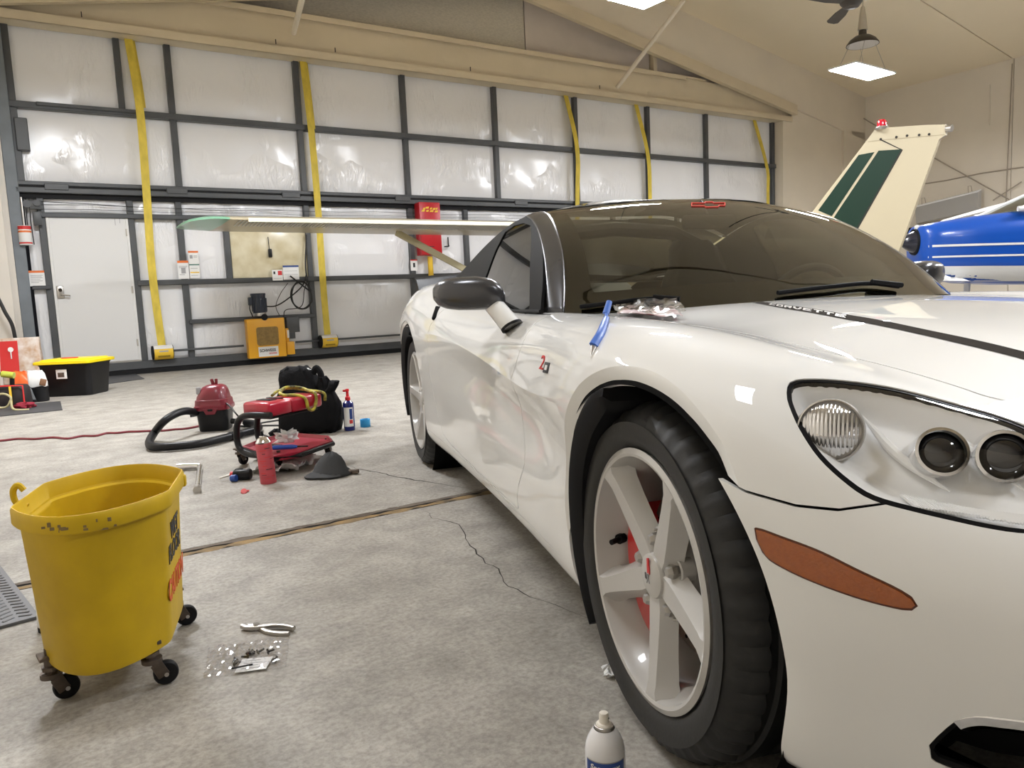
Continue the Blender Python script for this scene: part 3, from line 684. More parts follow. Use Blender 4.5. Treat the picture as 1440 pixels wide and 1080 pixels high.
def flange(rg, A, parent, name):
    P = rg.P.copy(); q = ringf(rg, A, .036); t = np.clip(-q/.036, 0, 1); P[:, 1] += t*.020
    o = mk(name, P, rg.F, M_paint, parent); return o
fr = flange(ring, ARCH_F, fender, 'arch_lip')
qp = r4.clip(-fx(r4)-1.3); qr_o = qp.clip(ringf(qp, ARCH_R, .030)); quarter = qr_o.build('quarter_panel', M_paint, car, lip=.006); mirror_copy(quarter, car)
flange(qp.clip(-ringf(qp, ARCH_R, .030)), ARCH_R, quarter, 'arch_lip')
# tail and nose closing pieces
for xs, nm in ((-3.49, 'tail_panel'), (.925, 'nose_panel')):
    a = int(np.argmin(abs(GX-xs))); pr = [(float(GX[a]), float(GRID[a, b, 1]), float(GRID[a, b, 2])) for b in range(nvg)]; pr2 = [(x, -y, z) for x, y, z in reversed(pr)][1:] if True else []
    ringp = pr+pr2; c = (xs, 0, .45); ringp = ringp[:-1]; MB().add(ringp+[c], [(i, (i+1) % len(ringp), len(ringp)) for i in range(len(ringp))]).build(nm, M_paint, car)
# dark inner shell behind the gaps
inner = full.clip(np.where(fy(full) > .45, arch(full, (ARCH_F[0], ARCH_F[1], ARCH_F[2]+.006)), 1)); inner = inner.clip(np.where(fy(inner) > .45, arch(inner, (ARCH_R[0], ARCH_R[1], ARCH_R[2]+.006)), 1))
inner = inner.clip(-HL.f(inner)-.03); inner = inner.clip(-FG.f(inner)-.004)
inner = inner.clip(np.where(fx(inner) < -.72, fy(inner)-.70, np.where(fx(inner) < -.60, .2, 1)))
ish = Soup(inner.P, inner.N, inner.V, inner.F).build('inner_shell', M_shell, car, off=-.013, lip=0); mirror_copy(ish, car)
# amber side marker
am = bumper.clip(AM.f(bumper)); amo = bumper.clip(AM.f(bumper)+.0010).build('side_marker', M_amberd, car, off=-.0006, lip=0); am.clip(AM.f(am)-.0022).build('marker_lens', M_amber, amo, off=.0012, lip=.003)
amo['label'] = 'amber side marker lamp on the bumper'
# brake duct in the bumper with a bright rim on top
fg = bumper.clip(FG.f(bumper)); fgo = fg.build('brake_duct', M_shell, car, off=-.05, lip=0)
rimp = [p for p in FG.pts]; MB().tube([Vector(p)-FG.n*.008 for p in rimp], .007, 8, closed=True).build('duct_rim', M_trim, fgo)
top = [Vector(p)-FG.n*.018+Vector((0, 0, -.008)) for p in FG.pts if p.z > FG.c.z+.02]
top.sort(key=lambda p: p.x); MB().tube(top, .017, 10).build('chrome_strip', M_chrome, fgo)
# wheel housings and black splash guards
def housing(A, y0, y1, nm):
    n = 40; vs, fs = [], []
    for i in range(n+1):
        a = R(-62+304*i/n); c, s_ = math.cos(a), math.sin(a)
        for yy, rr_ in ((y0, A[2]+.004), (y1, A[2]+.004), (y1, .02)): vs.append((A[0]+rr_*c, -yy, A[1]+rr_*s_))
    for i in range(n):
        for k in range(2): fs.append((i*3+k, i*3+k+1, i*3+3+k+1, i*3+3+k))
    o = mk(nm, vs, fs, M_shell, car); mirror_copy(o, car); return o
housing(ARCH_F, .855, .50, 'wheel_housing'); housing(ARCH_R, .88, .50, 'wheel_housing')
def guard(A, a0, a1, yo, w_, nm):
    prof = lambda r, yy: None; rings = []
    n = 26
    for i in range(n+1):
        t = i/n; a = R(a0+(a1-a0)*t); e = 1-abs(2*t-1)**6*.55; th = .012
        r0 = A[2]-.004; c, s_ = math.cos(a), math.sin(a); rin = r0-.05*e; yv = yo(t)
        rings.append([(A[0]+r*c, -yy, A[1]+r*s_) for r, yy in ((r0+.003, yv), (r0-.012, yv+.004), (rin, yv-.012), (rin-.006, yv-w_), (r0, yv-w_))])
    o = MB().loft(rings).build(nm, M_guard, car, angle=50); o['label'] = 'black plastic splash guard in the rear half of the wheel arch'; return o
guard(ARCH_F, 100, 214, lambda t: .945-.045*t, .16, 'splash_guard'); guard(ARCH_R, 70, 200, lambda t: .944-.03*t*t, .18, 'splash_guard')
# hood decal: a tapering dark stripe with pale letters
HB = BVHTree.FromPolygons([Vector(p) for p in h.P]+[Vector((p[0], -p[1], p[2])) for p in h.P], list(h.F)+[tuple(len(h.P)+i for i in reversed(f)) for f in h.F])
def hood_pt(px, py):
    q, n = body_hit(px, py, HB)
    return q, n
lo = [(1059,426),(1100,433.5),(1140,440),(1190,449.5),(1240,459),(1300,472),(1360,486),(1440,506)]
up = [(1070,424.5),(1100,428.5),(1140,434),(1190,442.5),(1240,451),(1300,463.5),(1360,476),(1440,495)]
def smooth_line(px): 
    out = [hood_pt(*q) for q in px]; return [o for o in out if o[0] is not None]
L1, L2 = smooth_line(lo), smooth_line(up)
n_ = min(len(L1), len(L2))
A1 = spline([p[0] for p in L1[-n_:]], 6); A2 = spline([p[0] for p in L2[-n_:]], 6)
print('stripe', [tuple(round(c, 3) for c in p) for p in A1[::6]], [tuple(round(c, 3) for c in p) for p in A2[::6]])
e1, e2 = A1[-1]-A1[-7], A2[-1]-A2[-7]
k_ = 0
while A1[-1].x < .70 and k_ < 60: A1.append(A1[-1]+e1.normalized()*.02); A2.append(A2[-1]+e2.normalized()*.02); k_ += 1
def drop(p, off):
    q = HB.ray_cast(Vector((p.x, p.y, 1.2)), Vector((0, 0, -1)))
    return (q[0]+q[1]*off) if q[0] is not None else p
NA = 5; vs = []; 
for a, b in zip(A1, A2): vs += [drop(a.lerp(b, k/(NA-1)), .0009) for k in range(NA)]
fs = [(i*NA+k, i*NA+k+1, i*NA+NA+k+1, i*NA+NA+k) for i in range(len(A1)-1) for k in range(NA-1)]
st = mk('hood_stripe', vs, fs, M_stripe, hood); st['label'] = 'dark decal stripe along the hood'
GLY = {'C': ["111","1..","111"], 'O': ["111","1.1","111"], 'R': ["111","1.1","11."], 'V': ["1.1","1.1",".1."], 'E': ["111","11.","111"], 'T': ["111",".1.",".1."]}
# decal letters follow the stripe: each glyph is mapped between its two edges
def letter_strokes(ch):
    S = {'C': [(0,0,1,.26),(0,.74,1,1),(0,0,.28,1)], 'O': [(0,0,1,.26),(0,.74,1,1),(0,0,.28,1),(.72,0,1,1)], 'R': [(0,0,.28,1),(0,.74,1,1),(.72,.42,1,1),(0,.36,1,.58),(.62,0,.92,.4)],
         'V': [(0,.35,.28,1),(.72,.35,1,1),(.12,.12,.42,.5),(.58,.12,.88,.5),(.32,0,.68,.28)], 'E': [(0,0,1,.24),(0,.76,1,1),(0,.38,.85,.62),(0,0,.28,1)], 'T': [(0,.74,1,1),(.36,0,.64,1)]}
    return S[ch]
cum = [0.0]
for i in range(1, len(A1)): cum.append(cum[-1]+((A1[i]+A2[i])/2-(A1[i-1]+A2[i-1])/2).length)
def on_stripe(d, v):
    i = min(max(np.searchsorted(cum, d)-1, 0), len(cum)-2); t = (d-cum[i])/(cum[i+1]-cum[i])
    return drop(A1[i].lerp(A1[i+1], t).lerp(A2[i].lerp(A2[i+1], t), v), .0016)
def dist_at(px):                                # distance along the stripe of an image column
    best = min(range(len(A1)), key=lambda i: abs(proj_px(CARO+FWD*A1[i].x+LEFT*A1[i].y+Vector((0, 0, A1[i].z)))[0]-px)); return cum[best]
def proj_px(wp): d = wp-CAMLOC; z = d.dot(_f); return 720+FPX*d.dot(_r)/z, 540-FPX*d.dot(_u)/z
d0, d1_ = dist_at(1076), dist_at(1192); word = 'CORVETTE'; wl_ = (d1_-d0)/len(word)
vs, fs = [], []
for i, ch in enumerate(word):
    for (x0, y0, x1, y1) in letter_strokes(ch):
        n = 3; o = len(vs)
        for a in range(n+1):
            for v in (y0, y1):
                d = d0+wl_*(i+.08+.84*(x0+(x1-x0)*a/n)); vs.append(on_stripe(d+(.18*v)*.03, .2+.6*v))
        fs += [(o+2*a, o+2*a+1, o+2*a+3, o+2*a+2) for a in range(n)]
mk('stripe_letters', vs, fs, M_decaltx, hood, smooth=False)['label'] = 'pale word CORVETTE on the dark stripe'
# ---------------- headlamp
hl = bpy.data.objects.new('headlamp', None); COL.objects.link(hl); hl.parent = car; hl['label'] = 'teardrop headlamp with three round lamps under a clear cover'
cov = full.clip(HL.f(full)-.004)
cov.build('clear_cover', M_lens, hl, off=-.003, lip=0)
gk = full.clip(HL.f(full)+.0005); gk = gk.clip(.0055-HL.f(gk)); gk.build('rubber_gasket', M_trim, hl, off=-.002, lip=.012)
hn = np.array(HL.n); hs_ = full.clip(HL.f(full)-.003)
dep = np.clip(HL.f(hs_)/.032, 0, 1); dep = dep*dep*(3-2*dep)
bowl = mk('lamp_housing', hs_.P-hs_.N*(.006+.042*dep[:, None]), hs_.F, M_bezel, hl)
wallr = full.clip(HL.f(full)-.003); wallr = wallr.clip(.008-HL.f(wallr)); 
BB = BVHTree.FromPolygons([Vector(v) for v in (hs_.P-hs_.N*(.006+.034*dep[:, None]))], hs_.F)
LOOK = Vector((.93, -.30, .10)).normalized()
def lamp_unit(px, py, r, kind, look=LOOK, back=.0):
    d = cray(px, py).normalized(); q = BB.ray_cast(CARC, d)[0]
    hn_ = BB.ray_cast(CARC, d)[1]
    if hn_.dot(d) > 0: hn_ = -hn_
    look = Vector((hn_.x, hn_.y, hn_.z*.12)).normalized() if kind == 'round' else (hn_*.35+look*.65).normalized()
    x, y = frame_axes(look); M = Matrix((x, y, look)).transposed().to_4x4(); M.translation = q+look*back
    def b(mbb, nm, mt, ang=35): mbb.v = [M @ v for v in mbb.v]; return mbb.build(nm, mt, hl, angle=ang)
    if kind == 'round':
        b(MB().lathe([(.0, -.030), (r*.5, -.026), (r*.85, -.012), (r*.98, .004)], 36), 'reflector', M_chrome)
        vs, fs = [], []
        nxr, nyr = 90, 18                        # ribbed dome lens
        for i in range(nxr+1):
            xx = r*.999*math.cos(math.pi*(1-i/nxr)) if False else r*.998*(2*i/nxr-1); ym = math.sqrt(max(r*r-xx*xx, 1e-8))
            for k in range(nyr+1):
                yy = ym*(2*k/nyr-1); q_ = (xx*xx+yy*yy)/(r*r); fade = min(1, (1-q_)*8)
                vs.append((xx, yy, .004+.018*(1-q_)+fade*(.0016*abs(math.sin(xx*math.pi/.0052))+.0006*abs(math.sin(yy*math.pi/.016)))))
        fs = [(i*(nyr+1)+k, i*(nyr+1)+k+1, (i+1)*(nyr+1)+k+1, (i+1)*(nyr+1)+k) for i in range(nxr) for k in range(nyr)]
        b(MB().add(vs, fs), 'ribbed_lens', M_bulbg, 80)
        b(MB().lathe([(r*.97, .002), (r*1.0, .010), (r*1.05, .009), (r*1.07, -.004), (r*1.05, -.02)], 40), 'lamp_ring', M_zinc)
        b(MB().lathe([(0, .0), (.010, -.002), (.011, -.02), (0, -.03)], 12), 'bulb', M_amber)
    else:
        b(MB().lathe([(r*.86, .022), (r*.98, .021), (r*1.0, .016), (r*1.02, -.03), (r*1.02, -.05)], 40), 'projector_ring', M_chrome)
        b(MB().lathe([(.0, .022), (r*.4, .0205), (r*.75, .015), (r*.87, .009), (r*.86, -.02)], 36), 'projector_lens', M_projg)
lamp_unit(1172, 604, .0400, 'round', Vector((.70, -.69, .16)).normalized(), .032)
lamp_unit(1314, 643, .0310, 'proj', Vector((.84, -.54, .06)).normalized(), .024)
lamp_unit(1409, 641, .0325, 'proj', Vector((.84, -.54, .06)).normalized(), .026)
# swept ridges between the lamps and a ribbed strip along the lower edge
for (a, b_, c_) in (((1212, 585), (1262, 640), (1335, 692)), ((1335, 605), (1380, 645), (1440, 690))):
    P = []
    for q in spline([Vector((*a, 0)), Vector((*b_, 0)), Vector((*c_, 0))], 8):
        hh = BB.ray_cast(CARC, cray(q.x, q.y).normalized()); 
        if hh[0] is not None: P.append(hh[0]+hh[1]*.001)
    MB().tube(P, [.001+.006*math.sin(math.pi*i/(len(P)-1)) for i in range(len(P))], 8).build('housing_ridge', M_bezel, hl)
rb = MB()
for k in range(46):
    t = k/45; a = (1240+200*t, 695+40*t-8*t*t); b2 = (1262+205*t, 714+29*t)
    P = []
    for q in (a, b2):
        hh = BB.ray_cast(CARC, cray(*q).normalized())
        if hh[0] is not None: P.append(hh[0]+hh[1]*.003)
    if len(P) == 2: rb.tube(P, .0024, 5)
rb.build('ribbed_strip', M_bezel, hl)
hl2 = bpy.data.objects.new('headlamp', None); COL.objects.link(hl2); hl2.parent = car
for o_ in [c for c in bpy.data.objects if c.parent == hl]: mirror_copy(o_, hl2)
# ---------------- wheels
def tyre_mb(ro, rim, w_, seed=0):
    # profile in (radius, y) with y outward = w_/2
    h = w_/2; pr = [(rim-.012, -h+.03), (rim+.004, -h+.014), (rim+.03, -h+.002), (ro-.045, -h), (ro-.018, -h+.012), (ro-.005, -h+.035)]
    gro = [-.055, 0.0, .055]
    ys = []
    for g in gro: pr += [(ro, g*h/.12-.010), (ro-.007, g*h/.12-.006), (ro-.007, g*h/.12+.006), (ro, g*h/.12+.010)]
    pr += [(ro-.005, h-.035), (ro-.018, h-.012), (ro-.045, h), (rim+.045, h+.001), (rim+.030, h), (rim+.012, h-.002), (rim+.003, h-.007), (rim-.012, h-.018)]
    n = 150; k = len(pr); mb = MB(); vs, fs = [], []
    for i in range(n):
        a = 2*math.pi*i/n
        for q, (r, y) in enumerate(pr):
            rr_ = r
            if abs(y) > h-.06 and r > ro-.03 and i % 3 == 0: rr_ = r-.006      # shoulder blocks
            vs.append((rr_*math.cos(a), -y, rr_*math.sin(a)))
    for i in range(n):
        j = (i+1) % n
        for q in range(k-1): fs.append((i*k+q, j*k+q, j*k+q+1, i*k+q+1))
    return mb.add(vs, fs)
def wheel(x, yface, zc, rl, ro, wd_, spin, name_lbl, caliper_ang, side=-1, steer=0.0):
    w0 = bpy.data.objects.new('wheel', None); COL.objects.link(w0); w0.parent = car; w0.location = (x, yface, zc); w0.rotation_euler = (0, 0, steer if side < 0 else math.pi+steer)
    # local: -Y is outward; lip plane at y = 0
    rim = rl+.004
    ty = tyre_mb(ro, rim, wd_); ty.v = [v+Vector((0, wd_/2-.006, 0)) for v in ty.v]; ty.build('tyre', M_tyre, w0, angle=40)
    MB().lathe([(rl-.003, .008), (rl, .0), (rl-.010, -.004), (rl-.016, -.002), (rl-.019, .008), (rl-.021, .03), (rl-.036, .050), (rl-.040, .10), (rl-.036, wd_-.04), (rl+.002, wd_-.012)], 72, axis='Y').build('rim_barrel', M_rim, w0, angle=40)
    d_h = .022                                     # hub sits a little inside the lip
    for k in range(5):
        a = R(spin+72*k); ca, sa = math.cos(a), math.sin(a)
        def P3(r, t, y): return (r*ca-t*sa, y, r*sa+t*ca)
        rings = []
        for r, wf_, wb_, yf, yb in ((.025, .020, .030, d_h, .048), (.060, .0235, .042, d_h-.002, .048), (.10, .0215, .038, d_h-.006, .046), (.15, .0190, .034, .010, .044), (.195, .0175, .034, .004, .042), (rl-.030, .018, .038, .0, .042), (rl-.014, .024, .052, -.002, .040)):
            rings.append([P3(r, -wb_, yb), P3(r, -wf_-.002, yf+.006), P3(r, -wf_+.002, yf), P3(r, wf_-.002, yf), P3(r, wf_+.002, yf+.006), P3(r, wb_, yb)])
        MB().loft(rings).build('spoke', M_rim, w0, angle=28)
        a2 = a+R(36); c2, s2 = math.cos(a2), math.sin(a2)
        MB().cyl((.067*c2, .026, .067*s2), (.067*c2, .050, .067*s2), .0125, 6).cyl((.067*c2, .018, .067*s2), (.067*c2, .027, .067*s2), .0085, 6, .0125).build('lug_nut', M_zinc, w0, angle=30)
    # hub with lug wells
    MB().lathe([(.0, .030), (.044, .032), (.050, .046), (.072, .050), (.080, .058), (.078, .090)], 40, axis='Y').build('hub', M_rim, w0)
    for k in range(5):
        a2 = R(spin+72*k+36); c2, s2 = math.cos(a2), math.sin(a2)
        MB().lathe([(.018, .062), (.018, .038), (.0205, .036), (.023, .039), (.023, .065)], 16, axis='Y', c=(.067*c2, 0, .067*s2)).build('lug_well', M_rim, w0)
        MB().cyl((.067*c2, .050, .067*s2), (.067*c2, .058, .067*s2), .0178, 16).build('well_floor', M_shell, w0)
    cc = MB().lathe([(.0, d_h-.010), (.026, d_h-.009), (.040, d_h-.005), (.0435, d_h+.002), (.044, d_h+.02)], 32, axis='Y').build('centre_cap', M_rim, w0)
    # brake disc with drilled holes and caliper
    MB().lathe([(.09, .100), (.158, .100), (.162, .104), (.162, .120), (.158, .124), (.09, .124)], 56, axis='Y').build('brake_disc', M_rotor, w0)
    MB().lathe([(.02, .08), (.085, .082), (.090, .10), (.09, .12)], 30, axis='Y').build('disc_hat', M_rotor, w0)
    ho = MB()
    for k in range(40):
        a = 2*math.pi*k/40; r = (.108, .125, .142)[k % 3]; ho.cyl((r*math.cos(a), .098, r*math.sin(a)), (r*math.cos(a), .101, r*math.sin(a)), .0035, 6)
    ho.build('drilled_holes', M_shell, w0)
    prof = []
    for r, y in ((.108, .052), (.176, .054), (.193, .066), (.194, .130), (.108, .130)): prof.append((r, y))
    a0, a1 = R(caliper_ang-44), R(caliper_ang+44); rings = []
    for i in range(15):
        a = a0+(a1-a0)*i/14; e = .004*(1-((i-7)/7)**4); rings.append([(r*math.cos(a), y-(e if y < .06 else 0), r*math.sin(a)) for r, y in prof])
    MB().loft(rings).build('brake_caliper', M_red, w0, angle=40)
    a = R(178); MB().cyl((.205*math.cos(a), .050, .205*math.sin(a)), (.188*math.cos(a), .018, .188*math.sin(a)), .006, 8).cyl((.207*math.cos(a), .054, .207*math.sin(a)), (.200*math.cos(a), .040, .200*math.sin(a)), .011, 10).build('valve_stem', M_trim, w0)
    MB().lathe([(.0, .13), (.19, .13), (.21, .16), (.21, .20), (.0, .21)], 30, axis='Y').build('inner_dark_disc', M_shell, w0)
    return w0, cc
SPIN_F = 60.0
wf_r, cap_r = wheel(0, -.895, .318, .240, .3265, .245, SPIN_F, '', 197)
# crossed flags on the centre cap: two small flags and their poles
fl_ = MB().prism([(-.003,.006),(-.004,.034),(.003,.036),(.007,.006)], .0105, .0125, 'Y'); fl_.build('flag_emblem', M_redpr, wf_r)
MB().prism([(-.012,-.006),(-.013,.004),(-.003,.002),(-.003,-.009)], .0105, .0125, 'Y').build('flag_emblem', M_blackpr, wf_r)
MB().bar((-.006, .0108, -.014), (.004, .0108, .008), .0016, .0016).bar((.006, .0108, -.012), (-.006, .0108, .004), .0014, .0014).build('flag_poles', M_greypr, wf_r)
wheel(-2.685, -.905, .333, .254, .341, .285, 100, '', 0)
wheel(0, .895, .318, .240, .3265, .245, 80, '', 0, side=1); wheel(-2.685, .905, .333, .254, .341, .285, 70, '', 0, side=1)
# ---------------- greenhouse
def interp_curve(pts, n): return spline([Vector(p) for p in pts], n)
WC = interp_curve([(-.60,0,.795),(-.80,0,.905),(-.97,0,1.00),(-1.15,0,1.09),(-1.30,0,1.152),(-1.43,0,1.186)], 5)
WE = interp_curve([(-.895,.712,.785),(-1.0,.668,.885),(-1.13,.625,.985),(-1.30,.585,1.078),(-1.47,.55,1.138),(-1.61,.53,1.166)], 5)
def ribbon(C, E, ps, pw=2.2, flip=1):
    rows = []
    for c, e in zip(C, E):
        rows.append([Vector((c.x+(e.x-c.x)*abs(p)**pw, -e.y*p, c.z+(e.z-c.z)*abs(p)**(pw+.2))) for p in ps])
    return rows
def grid_faces(nr, nc): return [(i*nc+k, i*nc+k+1, (i+1)*nc+k+1, (i+1)*nc+k) for i in range(nr-1) for k in range(nc-1)]
def sheet(name, rows, mat, parent, thick=0.0, flip=False):
    vs = [p for r in rows for p in r]; fs = grid_faces(len(rows), len(rows[0]))
    if flip: fs = [tuple(reversed(f)) for f in fs]
    o = mk(name, vs, fs, mat, parent)
    if thick: md = o.modifiers.new('thick', 'SOLIDIFY'); md.thickness = thick; md.offset = -1
    return o
PS = np.linspace(-1, 1, 41)
wr_ = ribbon(WC, WE, PS); ws = sheet('windscreen', wr_, M_wscr, car, flip=False)
ws['label'] = 'dark tinted windscreen'
WBV = BVHTree.FromPolygons([p for r in wr_ for p in r], grid_faces(len(wr_), len(PS)))
M_frit = pm('black glass border', (.018, .016, .013), .2)
def inset(rows, d): return [[p+Vector((-.3, 0, -.95)).normalized()*d for p in r] for r in rows]
for ps_, rr_ in ((np.linspace(.90, 1, 5), wr_), (np.linspace(-1, -.90, 5), wr_)):
    sheet('glass_border', inset(ribbon(WC, WE, ps_), .003), M_frit, ws)
nR = len(WC); sheet('glass_border', inset(ribbon(WC[nR-4:], WE[nR-4:], PS), .003), M_frit, ws); sheet('glass_border', inset(ribbon(WC[:4], WE[:4], PS), .003), M_frit, ws)
# outline emblem on the glass
EMB = [(930,105),(1000,105),(1008,99),(1048,99),(1054,104),(1117,104),(1117,119),(1084,119),(1078,126),(1010,128),(1003,122),(930,122)]
pe = []
for x, y in EMB:
    q = WBV.ray_cast(CARC, cray(x/4+740, y/4+260).normalized())
    if q[0] is not None: pe.append(q[0]+Vector((.4, 0, .9))*.002)
if len(pe) > 8: MB().tube(pe, .0026, 6, closed=True).build('red_outline_decal', pm('red decal', (.85, .09, .06), .5), ws)['label'] = 'red bow tie outline sticker'
# roof and rear hatch
RC = interp_curve([(-1.43,0,1.186),(-1.55,0,1.203),(-1.70,0,1.214),(-1.90,0,1.214),(-2.1,0,1.195),(-2.3,0,1.155),(-2.6,0,1.085),(-2.9,0,1.01),(-3.2,0,.955)], 4)
RE = interp_curve([(-1.61,.53,1.166),(-1.70,.570,1.158),(-1.85,.585,1.150),(-2.0,.59,1.13),(-2.15,.597,1.10),(-2.3,.605,1.065),(-2.55,.622,1.0),(-2.8,.632,.955),(-3.1,.62,.94)], 4)
PR = np.sin(np.linspace(-math.pi/2, math.pi/2, 41))
def roof_rows(a, b):
    rows = ribbon(RC[a:b], RE[a:b], PR, 2.6)
    for r in rows:
        for p, q in zip(PR, r): q.z += .010*(math.exp(-((abs(p)-.42)/.2)**2))*min(1, max(0, (-1.45-q.x)*5))      # twin humps
    return rows
roof = sheet('roof', roof_rows(0, 17), M_roofp, car); roof['label'] = 'black roof panel'
sheet('rear_hatch_glass', roof_rows(17, 29), M_side, car); sheet('rear_deck', roof_rows(28, 33), M_roofp, car)
# windscreen pillars
PO = interp_curve([(-.955,.742,.785),(-1.05,.712,.885),(-1.18,.676,.98),(-1.34,.640,1.065),(-1.49,.612,1.12),(-1.63,.59,1.15)], 5)
PI = [Vector((e.x, e.y, e.z)) for e in WE]
rows = []
for a, b in zip(PI, PO):
    rows.append([Vector((a.x+(b.x-a.x)*t, -(a.y+(b.y-a.y)*t), a.z+(b.z-a.z)*t))+Vector((.35, -.75, .55))*(.006*math.sin(math.pi*t)**.7) for t in np.linspace(0, 1, 9)])
pil = sheet('windscreen_pillar', rows, M_satin, car, .004); mirror_copy(pil, car)
# side glass
def side_y(x, z): d = z-.795; return .764-.40*d-.30*d*d*(1 if d > 0 else 0)-.05*max(0, -x-1.95)**1.5
sx = np.arange(-2.72, -.86, .02); szv = np.arange(.77, 1.18, .012)
SP = np.array([[(x, -side_y(x, z), z) for z in szv] for x in sx]); n0 = np.cross(np.gradient(SP, axis=0), np.gradient(SP, axis=1)); n0 /= np.linalg.norm(n0, axis=2, keepdims=True)
if n0[5, 5, 1] > 0: n0 = -n0
ii = np.arange(len(sx)*len(szv)).reshape(len(sx), len(szv)); SF = [(ii[a, b], ii[a, b+1], ii[a+1, b+1], ii[a+1, b]) for a in range(len(sx)-1) for b in range(len(szv)-1)]
_q = SF[40]; _P = SP.reshape(-1, 3); _nn = np.cross(_P[_q[1]]-_P[_q[0]], _P[_q[2]]-_P[_q[0]])
if _nn[1] > 0: SF = [tuple(reversed(f)) for f in SF]
side = Soup(_P, n0.reshape(-1, 3), np.zeros(len(_P)), SF)
SBV = BVHTree.FromPolygons([Vector(p) for p in side.P], side.F)
def spoly(px): return Outline(px, smooth=False, bvh=SBV)
GL = spoly([(744.5,436),(745,400),(747,340),(746.5,317),(736,313.5),(723,317),(710,326.5),(697,352),(684,387),(668,424),(668,432),(700,434.5)])
ez = lambda x: np.interp(-x, [-p.x for p in RE], [p.z for p in RE])
po_z = lambda x: np.interp(-x, [-p.x for p in PO], [p.z for p in PO])
fr_ = side.clip(np.minimum(ez(fx(side))-fz(side), np.where(fx(side) > -1.63, po_z(fx(side))-fz(side)+.004, 1)))
gl = fr_.clip(GL.f(fr_, 1.0)); glo = gl.build('side_window', M_side, car, off=-.004, lip=0); mirror_copy(glo, car)
frm = fr_.clip(-GL.f(fr_, 1.0)); fro = frm.build('window_frame', M_trim, car, lip=.01); mirror_copy(fro, car)
fro['label'] = 'black window surround'
MB().tube([Vector((x, -side_y(x, .797+.016*max(0, -x-1.2))-.004, .797+.016*max(0, -x-1.2))) for x in np.arange(-2.1, -.93, .05)], .0055, 8).build('window_seal', M_black, car)
# door release slot
q1, q2 = body_hit(617, 432)[0], body_hit(611.5, 449)[0]
if q1 and q2: MB().bar(q1, q2, .016, .03, (0, 1, 0), .006).build('door_release', M_trim, car)
# cowl, wipers
cr = []
for y in np.linspace(-.76, .76, 31):
    a = abs(y); x0 = float(cowl_x(a))+.03; x1 = -.60-(.31)*min(1, a/.712)**2.2-.05
    cr.append([Vector((x0+(x1-x0)*t, y, .790-.012*math.sin(math.pi*t)-.012*(a/.76)**2)) for t in np.linspace(0, 1, 6)])
sheet('cowl_panel', cr, M_trim, car)
def wst(px, py, off=.012):
    q = WBV.ray_cast(CARC, cray(px, py).normalized()); return q[0]+Vector((.45, 0, .88))*off if q[0] is not None else None
for pts, nm in (([(1262,408),(1220,403.5),(1160,409),(1092,417)], 'wiper'), ([(952,428),(915,425),(870,430),(815,436.5)], 'wiper')):
    P = [wst(*q) for q in pts]; P = [p for p in P if p is not None]
    if len(P) > 1:
        wo = MB().tube(spline(P, 6), .0065, 8).build(nm, M_trim, car); MB().tube([p+Vector((.012, 0, .004)) for p in P[:2]], .008, 8).build('wiper_arm', M_trim, wo)
# spoiler
sp = []
for y in np.linspace(-.80, .80, 33):
    a = abs(y)/.80; x = -3.52+.30*a**3; z = .985+.045*(1-a*a)
    sp.append([Vector((x+.12, y, .940-.03*a)), Vector((x+.06, y, z-.02)), Vector((x, y, z)), Vector((x-.015, y, z-.004)), Vector((x+.03, y, .93-.03*a))])
MB().loft(sp).build('rear_spoiler', M_trim, car, angle=50)
# interior
MB().box((-1.55, 0, .22), (1.9, 1.30, .04)).box((-2.30, 0, .55), (.06, 1.30, .6)).build('interior_tub', M_shell, car)
dsh = []
for y in np.linspace(-.70, .70, 15):
    b = .018*math.exp(-((y-.36)/.2)**2)*2
    dsh.append([Vector((x, y, z)) for x, z in ((-.72-.15*(abs(y)/.7)**2, .775), (-.95-.12*(abs(y)/.7)**2, .815+b), (-1.12, .800+b), (-1.18, .74), (-1.12, .55), (-.8, .5))])
MB().loft(dsh).build('dashboard', M_seat, car, angle=50)
stw = MB().tube([(-1.24+.07*math.sin(a), .37+.185*math.cos(a), .735+.170*math.sin(a)) for a in np.linspace(0, 2*math.pi, 40)[:-1]], .015, 10, closed=True); stw.lathe([(0, .02), (.06, .015), (.07, -.02), (0, -.03)], 20, axis='X', c=(-1.25, .37, .735))
for a in (0, math.pi, -math.pi/2): stw.bar((-1.25, .37, .735), (-1.24+.07*math.sin(a), .37+.18*math.cos(a), .735+.165*math.sin(a)), .03, .012)
stw.build('steering_wheel', M_seat, car)
for y in (-.37, .37):
    se = MB().box((-1.62, y, .42), (.50, .48, .16), .05)
    rings = []
    for z, w_, x, t in ((.46, .46, -1.86, .14), (.62, .48, -1.92, .15), (.80, .44, -1.99, .13), (.90, .34, -2.03, .11), (.95, .26, -2.05, .11), (1.03, .24, -2.07, .10), (1.075, .18, -2.08, .08)): rings.append([(x+px_, y+py_, z) for px_, py_ in rrect(t, w_, min(t, w_)*.4, 4)])
    se.loft(rings).build('seat', M_seat, car, angle=60)
MB().tube([(-2.14, -.62, .80), (-2.14, -.52, 1.02), (-2.14, -.3, 1.12), (-2.14, 0, 1.145), (-2.14, .3, 1.12), (-2.14, .52, 1.02), (-2.14, .62, .80)], .035, 8).build('roof_hoop', M_seat, car)
MB().box((-1.28, 0, 1.085), (.03, .22, .055), .02).cyl((-1.28, 0, 1.09), (-1.34, 0, 1.165), .008, 8).build('rear_view_mirror', M_seat, car)
